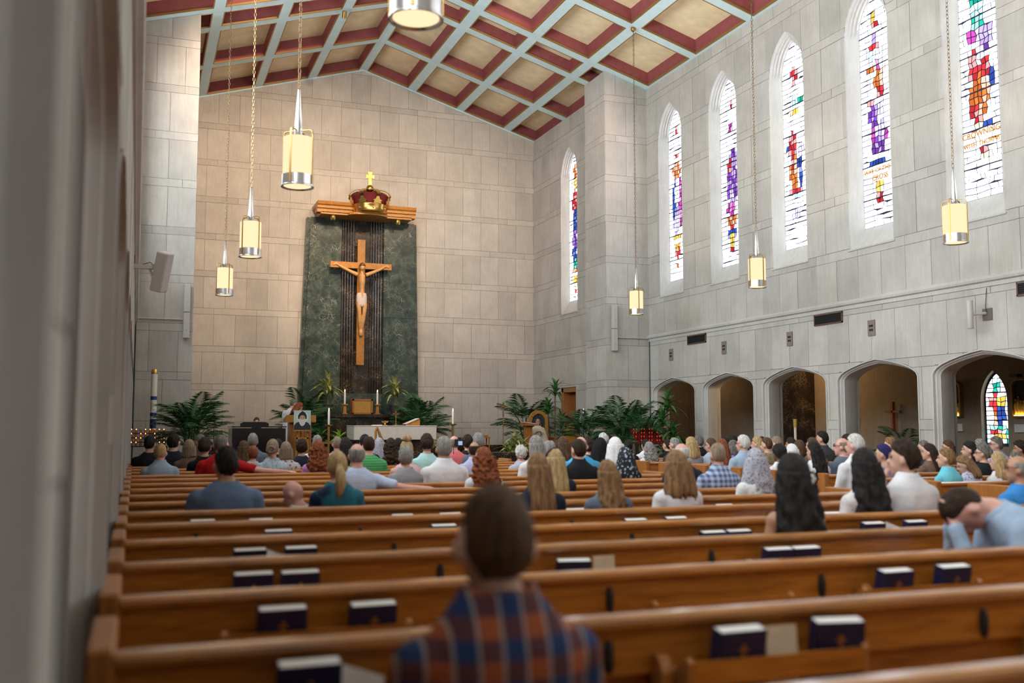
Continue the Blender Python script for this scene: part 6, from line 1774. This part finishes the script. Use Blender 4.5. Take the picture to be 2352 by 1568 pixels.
PPL = [
 # near block, back to front
 (1140, 1128, -1, 'C', -6, 'short', 'brown', 'tartan', 'f', 'boy in a blue and orange tartan shirt, closest to the camera', dict(sleeve='collar', hs=1.04, wide=1.22)),
 (1820, 1055, 2, 'F', -8, 'wavy', 'black', 'navy', 't', 'woman with long wavy black hair, white flower clip and bare shoulder', dict(sleeve='bare', hs=1.18)),
 (1984, 1037, 3, 'F', -10, 'wavy', 'black', 'whiteblouse', 'f', 'woman with long black hair in a cream blouse beside the man in white', dict(sleeve='long', hs=1.1)),
 (2078, 1011, 3, 'M', 42, 'thick', 'dark', 'white', 'f', 'man with thick brown hair and white shirt, hand at his chin', dict(sleeve='collar', arms='chin')),
 (2341, 1047, 3, 'M', 50, 'bald', 'grey', 'bluepolo', 't', 'bald man with dark glasses in a bright blue polo at the picture edge', dict(glasses=True, sleeve='short', dy=-0.08)),
 (1235, 1043, 4, 'F', 0, 'long', 'light', 'navy', 'f', 'woman with very long straight golden brown hair behind the boy', dict(sleeve='long')),
 (1395, 1060, 4, 'F', 5, 'wavy', 'light', 'slate', 'f', 'woman with long brown hair spread over her shoulders in front of the navy hymnals', dict(sleeve='long')),
 (1553, 1040, 4, 'F', 0, 'lob', 'light', 'white', 'f', 'woman with a golden brown shoulder bob in a white tee', dict(sleeve='short', hs=1.05)),
 (521, 1028, 5, 'M', 8, 'thick', 'black', 'steel', 't', 'broad man with black hair in a blue sweater, alone in his pew', dict(sleeve='long', wide=1.12)),
 (775, 1038, 5, 'F', -4, 'pony', 'blond', 'teal', 'f', 'woman with a blond ponytail in a dark teal top holding a baby', dict(sleeve='long')),
 (1734, 1031, 5, 'F', -12, 'veil', 'greylace', 'whitefloral', 'f', 'woman under a grey lace veil in a white flowered blouse', dict(sleeve='long')),
 (1274, 1031, 6, 'F', -6, 'long', 'blond', 'navy', 'f', 'woman with long blond hair and a thin black headband', dict(sleeve='long')),
 (1648, 1020, 6, 'M', 6, 'buzz', 'ash', 'plaid', 'f', 'man with shaved head in a blue plaid shirt', dict(sleeve='collar')),
 (820, 1019, 7, 'M', 0, 'bald', 'grey', 'paleblue', 'p', 'bald man in a pale blue shirt, arm stretched along the pew', dict(sleeve='short', arms='out')),
 (1111, 1030, 7, 'F', 0, 'curly', 'red', 'white', 'f', 'woman with a huge mane of dark red curls and white headband', dict(sleeve='long', hs=1.06)),
 (1566, 1018, 7, 'M', 10, 'bald', 'white', 'navy', 'p', 'pink headed man with white fringe behind the golden bob', dict()),
 (932, 1025, 8, 'F', 0, 'thick', 'grey', 'grey', 'f', 'grey haired woman in a grey top next to the outstretched arm', dict(sleeve='short')),
 (1020, 1004, 8, 'M', 0, 'short', 'grey', 'white', 't', 'grey haired man in a creased white shirt beside the red mane', dict(sleeve='collar', wide=1.06)),
 (1329, 1010, 8, 'M', 10, 'short', 'dark', 'black', 'f', 'dark haired man in a black polo before the bright blue shirt', dict(sleeve='collar')),
 (1436, 1027, 8, 'F', 0, 'veil', 'blacklace', 'black', 'f', 'woman under a black veil with pale lace flowers', dict(sleeve='short')),
 (934, 1000, 9, 'F', 0, 'topbun', 'blond', 'pink', 'p', 'woman with a pale topknot and pink sleeveless top', dict(sleeve='bare')),
 (1231, 1002, 9, 'F', 0, 'long', 'grey', 'white', 'f', 'tall woman with long smooth grey hair in white', dict(sleeve='long')),
 (1333, 1003, 9, 'M', -10, 'bald', 'ash', 'sky', 'p', 'balding man in a bright blue shirt', dict(sleeve='short', wide=1.08)),
 (1423, 1017, 10, 'C', 10, 'curlycap', 'iron', 'white', 'f', 'child with grey brown curls beside the black lace veil', dict()),
 (1089, 1015, 10, 'M', -20, 'bald', 'dark', 'lavender', 't', 'balding dark haired man in a lavender shirt', dict(sleeve='collar')),
 (1263, 1011, 10, 'M', 0, 'spot', 'grey', 'white', 'p', 'grey man with thinning crown beside the long grey hair', dict()),
 (1379, 1006, 10, 'F', 0, 'hood', 'blackcloth', 'black', 'f', 'woman wrapped in a plain black veil and dress', dict(sleeve='long')),
 (1413, 1005, 9, 'F', 0, 'veil', 'whitelace', 'white', 'f', 'woman under a white veil behind the black lace', dict(sleeve='long')),
 (369, 1021, 11, 'M', -14, 'buzz', 'blond', 'ltblue', 'p', 'fair crew cut man in a light blue shirt by the wall end', dict(sleeve='collar')),
 (507, 998, 11, 'M', -12, 'spot', 'iron', 'red', 'p', 'man in a bright red shirt, arm stretched along the pew', dict(sleeve='short', arms='out', wide=1.1)),
 (626, 1010, 11, 'F', -16, 'bun', 'ash', 'denim', 'f', 'woman with twisted blond bun in a pale denim shirt', dict(sleeve='long')),
 (731, 1012, 11, 'F', 0, 'curly', 'red', 'pinkpurple', 'f', 'woman with copper curls in a pink and lilac top', dict(sleeve='long')),
 (847, 1002, 11, 'M', 0, 'spot', 'dark', 'green', 'f', 'man with thinning brown hair in a striped green polo', dict(sleeve='short')),
 (980, 999, 11, 'F', -10, 'updo', 'dark', 'mint', 'f', 'woman with pinned dark hair in a mint blouse', dict(sleeve='short')),
 (1196, 1023, 11, 'F', 0, 'curlycap', 'white', 'stripe', 'f', 'white haired woman in a striped top at the aisle end', dict(sleeve='long')),
 (1294, 1004, 11, 'F', 0, 'wavy', 'brown', 'navy', 'f', 'woman with brown ringlets behind the balding blue shirt', dict()),
 (1352, 1004, 11, 'F', 0, 'curlycap', 'dark', 'navy', 'f', 'dark curly head between blue shirt and black veil', dict()),
 (470, 1007, 12, 'F', -10, 'updo', 'dark', 'black', 'f', 'woman with dark pinned up hair in black beside the red shirt', dict()),
 (581, 1025, 12, 'C', 0, 'short', 'red', 'patterned', 'f', 'small red haired boy in a speckled shirt', dict()),
 (657, 1016, 12, 'F', 0, 'bob', 'ash', 'floral', 'f', 'woman with a straight ash bob in a flowered blouse', dict()),
 (1099, 995, 12, 'M', 0, 'short', 'grey', 'slate', 't', 'tall grey haired man behind the lavender shirt', dict()),
 (435, 1011, 13, 'F', 0, 'bob', 'ash', 'brown', 'f', 'woman with streaked blond hair under the palm', dict()),
 (447, 1014, 14, 'F', 0, 'long', 'brown', 'fur', 'f', 'woman with brown hair half hidden under the palm', dict(dy=0.1)),
 (560, 1014, 13, 'F', -6, 'wavy', 'brown', 'navy', 'f', 'woman with long brown hair behind the red haired boy', dict()),
 (693, 1009, 13, 'F', 0, 'curlycap', 'dark', 'navy', 'f', 'woman with a dark curly crop next to the copper curls', dict()),
 (898, 1006, 13, 'F', 0, 'curly', 'dark', 'brown', 'f', 'woman with dark ringlets in front of the altar', dict(hs=0.95)),
 (1043, 1001, 13, 'M', 0, 'bald', 'ash', 'coral', 'p', 'bald man in a coral shirt', dict()),
 (1074, 999, 14, 'F', 0, 'curlycap', 'dark', 'black', 'f', 'dark curly haired woman beside the coral shirt', dict()),
 (344, 1001, 14, 'M', -35, 'short', 'black', 'black', 'f', 'man in black nearest the wall, face turned aside', dict()),
 (398, 996, 14, 'M', -14, 'thick', 'black', 'navy', 'f', 'large man in a black tee under the palm', dict(wide=1.1)),
 (639, 1009, 14, 'F', 0, 'short', 'black', 'navy', 'f', 'dark head just behind the twisted bun', dict()),
 (775, 1004, 14, 'M', 0, 'buzz', 'ash', 'pink', 'p', 'man with shaved pink head in a pale pink shirt', dict()),
 (794, 1006, 13, 'F', 0, 'long', 'black', 'black', 'f', 'woman with long straight black hair beside the shaved head', dict()),
 (838, 999, 14, 'M', 0, 'thick', 'black', 'navy', 'f', 'black haired man peeking over the green polo', dict()),
 (460, 999, 15, 'F', 0, 'curlycap', 'iron', 'darkgrey', 'f', 'woman with grizzled curls in the front pew under the palm', dict()),
 (581, 996, 15, 'M', 0, 'short', 'grey', 'slate', 'f', 'grey haired man in slate blue before the piano', dict(sleeve='collar')),
 (729, 1000, 15, 'M', 0, 'short', 'grey', 'white', 't', 'grey man in white in the front pew behind the copper curls', dict()),
 (871, 1006, 15, 'F', 0, 'veil', 'greylace', 'black', 'f', 'woman under a glittering lace veil in the front pew', dict()),
 (915, 1007, 14, 'F', 0, 'short', 'black', 'black', 'f', 'dark head in the front pew beside the ringlets', dict()),
 # block across the aisle
 (2174, 1031, 6, 'C', 52, 'short', 'light', 'turquoise', 'f', 'fair boy in a turquoise shirt across the aisle', dict(sleeve='collar', hs=1.05)),
 (2223, 1044, 6, 'C', 60, 'lob', 'light', 'lilacfloral', 'f', 'girl in a flowered dress looking down beside the turquoise shirt', dict(pitch=24, hs=0.97, dy=0.1)),
 (2292, 1041, 6, 'F', 10, 'lob', 'blond', 'white', 'f', 'woman with ash blond hair in white next to the girl', dict()),
 (1965, 998, 7, 'M', 34, 'short', 'white', 'white', 'p', 'white haired man in a white shirt across the aisle', dict(sleeve='collar')),
 (2029, 1022, 7, 'F', 46, 'scarf', 'navycloth', 'purple', 'f', 'woman with a navy headscarf and lavender top', dict(sleeve='bare')),
 (2258, 1021, 7, 'F', 52, 'updo', 'iron', 'black', 'f', 'grey haired woman with glasses in black across the aisle', dict(glasses=True)),
 (2333, 1036, 7, 'M', 20, 'spot', 'iron', 'darkgrey', 'f', 'grey brown head behind the man with dark glasses', dict()),
 (1870, 1016, 8, 'F', 20, 'wavy', 'black', 'white', 'f', 'woman with half tied black hair in a white top across the aisle', dict()),
 (1936, 1006, 8, 'M', 50, 'bald', 'ash', 'slate', 'p', 'bald man with dark rimmed glasses next to the white hair', dict(glasses=True)),
 (2227, 1014, 8, 'F', 56, 'bob', 'black', 'black', 'f', 'woman with black hair in profile by the glowing relief', dict()),
 (2135, 1020, 8, 'F', 46, 'long', 'dark', 'brown', 'f', 'woman with dark hair between suit and turquoise shirt', dict()),
 (1790, 1020, 9, 'F', 20, 'afro', 'black', 'white', 'b', 'woman with round black hair in a white top', dict()),
 (1819, 1020, 10, 'F', 15, 'veil', 'whitelace', 'navy', 'f', 'woman under a white lace veil across the aisle', dict()),
 (2046, 1005, 9, 'M', 46, 'short', 'light', 'grey', 'p', 'light haired man before the dark fourth arch', dict()),
 (2122, 1013, 9, 'M', 42, 'buzz', 'iron', 'suit', 'p', 'close cropped man in a navy suit by the pier', dict(sleeve='collar')),
 (2288, 1003, 9, 'M', 60, 'short', 'iron', 'lavender', 'f', 'man with glasses in a lavender shirt under the aisle window', dict(glasses=True, sleeve='collar')),
 (2343, 1012, 9, 'F', 60, 'curlycap', 'dark', 'brown', 't', 'dark haired woman in profile at the very edge of the picture', dict()),
 (1708, 1000, 10, 'M', 30, 'short', 'white', 'ltblue', 'p', 'white haired man with glasses in a light blue shirt', dict(glasses=True, sleeve='collar')),
 (1947, 998, 10, 'M', 30, 'short', 'dark', 'darkgrey', 'f', 'dark head just behind the white haired man', dict()),
 (2178, 1012, 10, 'F', 56, 'bob', 'brown', 'brown', 'f', 'woman with brown hair beside the fifth arch pier', dict()),
 (2252, 1009, 10, 'F', 40, 'bob', 'grey', 'grey', 'f', 'grey head behind the black haired profile', dict()),
 (1658, 1009, 11, 'F', 20, 'long', 'red', 'navy', 'f', 'woman with long auburn hair across the aisle', dict()),
 (1762, 1006, 11, 'M', 24, 'buzz', 'brown', 'fur', 'f', 'man with a brown buzz cut and tan collar', dict()),
 (1784, 1003, 12, 'M', 24, 'short', 'ash', 'grey', 'p', 'sandy haired man beside the buzz cut', dict()),
 (1836, 1012, 11, 'F', 20, 'bob', 'brown', 'navy', 'f', 'brown bob just above the white lace veil', dict()),
 (1866, 1006, 10, 'M', 20, 'buzz', 'brown', 'brown', 'f', 'brown cropped head beside the third pier', dict()),
 (1634, 1007, 12, 'M', 34, 'short', 'brown', 'paleblue', 'f', 'brown haired man with glasses and dark vest over blue sleeves', dict(glasses=True)),
 (1684, 1012, 12, 'F', 18, 'bob', 'iron', 'purple', 'f', 'woman with a dark grey bob beside the light blue shirt', dict()),
 (1740, 1004, 12, 'F', 40, 'bob', 'blond', 'white', 'f', 'blond woman in profile before the third arch', dict()),
 (1889, 991, 12, 'M', 48, 'short', 'black', 'charcoal', 'f', 'tall dark haired man in a grey shirt by the third pier', dict(sleeve='collar')),
 (1491, 1015, 13, 'F', 0, 'curly', 'grey', 'white', 'f', 'woman with long frizzy grey hair across the aisle', dict()),
 (1550, 1006, 13, 'M', 30, 'short', 'grey', 'charcoal', 'p', 'grey haired man in a dark jacket near the votive glasses', dict()),
 (1587, 1005, 12, 'F', 20, 'lob', 'blond', 'grey', 'f', 'blond woman beside the man in the black suit', dict()),
 (1817, 1006, 13, 'F', 30, 'bob', 'dark', 'navy', 't', 'dark haired woman below the aisle candle', dict()),
 (1750, 1004, 13, 'F', 40, 'curlycap', 'dark', 'navy', 'f', 'small dark curly head behind the blond profile', dict()),
 (1443, 1011, 14, 'F', 0, 'short', 'black', 'black', 'f', 'dark head beyond the white veil near the palms', dict()),
 (1482, 1010, 15, 'M', 0, 'short', 'black', 'white', 'f', 'black haired man beyond the frizzy grey hair', dict()),
 (1605, 1000, 14, 'M', 36, 'short', 'iron', 'black', 'f', 'man in a black suit before the first pier', dict(sleeve='collar')),
 (1666, 1004, 13, 'M', 20, 'short', 'black', 'navy', 'f', 'black haired head before the second arch', dict()),
 (1684, 1000, 14, 'F', 40, 'bob', 'black', 'navy', 'f', 'dark haired woman in profile before the second arch', dict()),
 (1386, 995, 15, 'M', 0, 'curlycap', 'white', 'navy', 'p', 'white haired man in blue beside the wide palm', dict()),
 (1533, 1010, 15, 'F', 30, 'short', 'dark', 'black', 'f', 'dark head right under the red votive glasses', dict()),
]
for px, py, k, kind, yaw, hk, hcol, sh, sk, lab, kw in PPL:
    r, hc, rot = seated(px, py, k, kind, yaw, hk, hcol, sh, sk, lab, **kw)
    if 'flower clip' in lab:
        mb = MB()
        for q in range(5): mb.ball((0.075 + 0.02 * math.cos(q * 1.257), -0.115, 0.0 + 0.02 * math.sin(q * 1.257)), (0.016, 0.012, 0.016), 8, 6)
        mb.tube([(0.055, -0.115, 0.03), (0.05, -0.125, -0.07)], 0.008, 6)
        inst('flower_clip', mb.mesh('flower_clip', smooth='all'), plain('ivory_flower', (0.7, 0.65, 0.6), 0.6), r, hc, rot)
    if 'headband' in lab:
        mb = MB().tube([(0.095 * math.cos(q), -0.02 + 0.02 * math.cos(2 * q), 0.03 + 0.105 * math.sin(q)) for q in [math.pi * i / 14 for i in range(15)]], 0.009, 6)
        inst('headband', mb.mesh('headband'), plain('black_band', (0.01, 0.01, 0.01), 0.6) if 'black' in lab else MATS['white_linen'], r, hc, rot)
# baby held against the teal top, bowed man, leaning back
Y = ROW0 + ROWP * 5 + 0.30
p = at(690, 1097, Y)
person((p.x, Y, p.z - 0.78 * 1.36), 0.78, 'C', 60, None, 'blond', 'white', 'p', 'bald baby held beside the blond ponytail, looking down', pitch=26)
Y = ROW0 + ROWP * 1 + 0.22
p = at(2212, 1190, Y + 0.2)
person((p.x + 0.43, Y, 0.0), 1.0, 'M', 0, 'buzz', 'dark', 'ltblue', 'p', 'man in a light blue shirt bowed forward, face in his hands', turn=65, lean=36, pitch=50, sleeve='long', wide=1.08, arms='brow')
# clergy and readers in the sanctuary
ALB = S('alb')
def robe(r, z0, z1, w0, w1, mat, name='robe', y0=0.0, folds=9, dep=0.75):
    rs = []
    for j in range(11):
        t = j / 10
        z = z1 + (z0 - z1) * t
        w = w1 + (w0 - w1) * t ** 0.8
        rs.append([(w * (1 + 0.05 * t * math.sin(folds * 2 * math.pi * i / 36)) * math.cos(2 * math.pi * i / 36), y0 + dep * w * (1 + 0.05 * t * math.sin(folds * 2 * math.pi * i / 36)) * math.sin(2 * math.pi * i / 36), z) for i in range(36)])
    return MB().rings(rs).build(name, mat, r, smooth='all')
def standing(px, py, Y, *a, **kw):
    p = at(px, py, Y)
    s = (p.z - SF) / (1.795)
    return person((p.x, Y, SF), s, *a, stand=True, group='clergy and readers in the sanctuary', **kw)
r, hc, rot = standing(671, 915, 25.9, 'M', -60, 'spot', 'iron', 'alb', 'p', 'priest in a long white robe standing by the ambo', pitch=18, sleeve='long', turn=-20)
robe(r, 0.03, 1.42, 0.34, 0.20, ALB)
r, hc, rot = standing(683, 922, 25.3, 'F', -45, 'lob', 'red', 'navy', 'f', 'auburn haired reader in dark clothes bending over the ambo', pitch=25, sleeve='short', turn=-30)
p = at(589, 957, 25.55)
person((p.x, 25.55, SF + 0.0), (p.z - SF) / 1.38, 'M', 180, 'short', 'brown', 'navy', 'f', 'pianist hidden behind the grand piano, only the hair showing', group='clergy and readers in the sanctuary', turn=0, pitch=10, hseed=1)
p = at(1229, 960, 26.95)
sz = (p.z - SF - 0.45) / (1.37 - 0.45)
r, hc, rot = person((p.x + 0.08, 26.95, SF + 0.45 * (1 - sz)), sz, 'M', 20, 'bald', 'iron', 'cream', 't', 'seated priest in a cream chasuble with a dark emblem, before the throne', group='clergy and readers in the sanctuary', turn=165, sleeve='long', pitch=4, arms='book')
rs = []
for t in range(9):
    q = t / 8
    w = 0.13 + 0.27 * q ** 0.55
    rs.append([(w * math.cos(2 * math.pi * i / 32) * (1 + 0.03 * math.sin(i * 1.9) * q), 0.05 + 0.10 * q + (0.13 + 0.17 * q) * math.sin(2 * math.pi * i / 32), 1.07 - 0.55 * q) for i in range(32)])
MB().rings(rs).build('chasuble', S('cream'), r, smooth='all')
MB().prism([(-0.30, 0.56), (0.30, 0.56), (0.36, 0.04), (-0.36, 0.04)], lambda x, z, y: (x, y + (0.56 - z) * 0.25, z), 0.20, 0.46).build('robe_skirt', S('cream'), r)
mb = MB()
for a, z in ((0, 0.0), (-0.03, -0.05), (0.03, -0.05)): mb.ball((a - 0.08, 0.335, 0.80 + z), (0.018, 0.02, 0.02), 8, 6)
mb.build('embroidered_emblem', plain('emblem_thread', (0.03, 0.02, 0.02), 0.6), r)

# camera held up by someone in the pews
p = at(1056, 1016, ROW0 + ROWP * 12 + 0.3)
r = empty('camera', (p.x, p.y, p.z)); tag(r, 'black camera with a lit screen held up before the coral shirt', 'camera')
MB().bbox(-0.07, 0.07, -0.025, 0.03, -0.05, 0.05, 0.008).build('camera_body', BLACKM, r)
MB().lathe([(0.038, 0.0), (0.04, 0.01), (0.04, 0.07), (0.034, 0.075), (0.0, 0.07)], n=16).build('lens', BLACKM, r, loc=(0, 0.03, 0)).rotation_euler = (-math.pi / 2, 0, 0)
MB().bbox(-0.025, 0.025, -0.02, 0.02, 0.05, 0.075, 0.006).build('viewfinder', BLACKM, r)
MB().box(-0.03, 0.03, -0.0275, -0.025, -0.035, 0.02).build('screen', glow('camera_screen', (0.35, 0.5, 0.7), 0.5), r)
MB().tube([(-0.07, 0, 0.02), (-0.10, -0.02, -0.08), (-0.09, 0.0, -0.16)], 0.006, 5).build('strap', BLACKM, r)
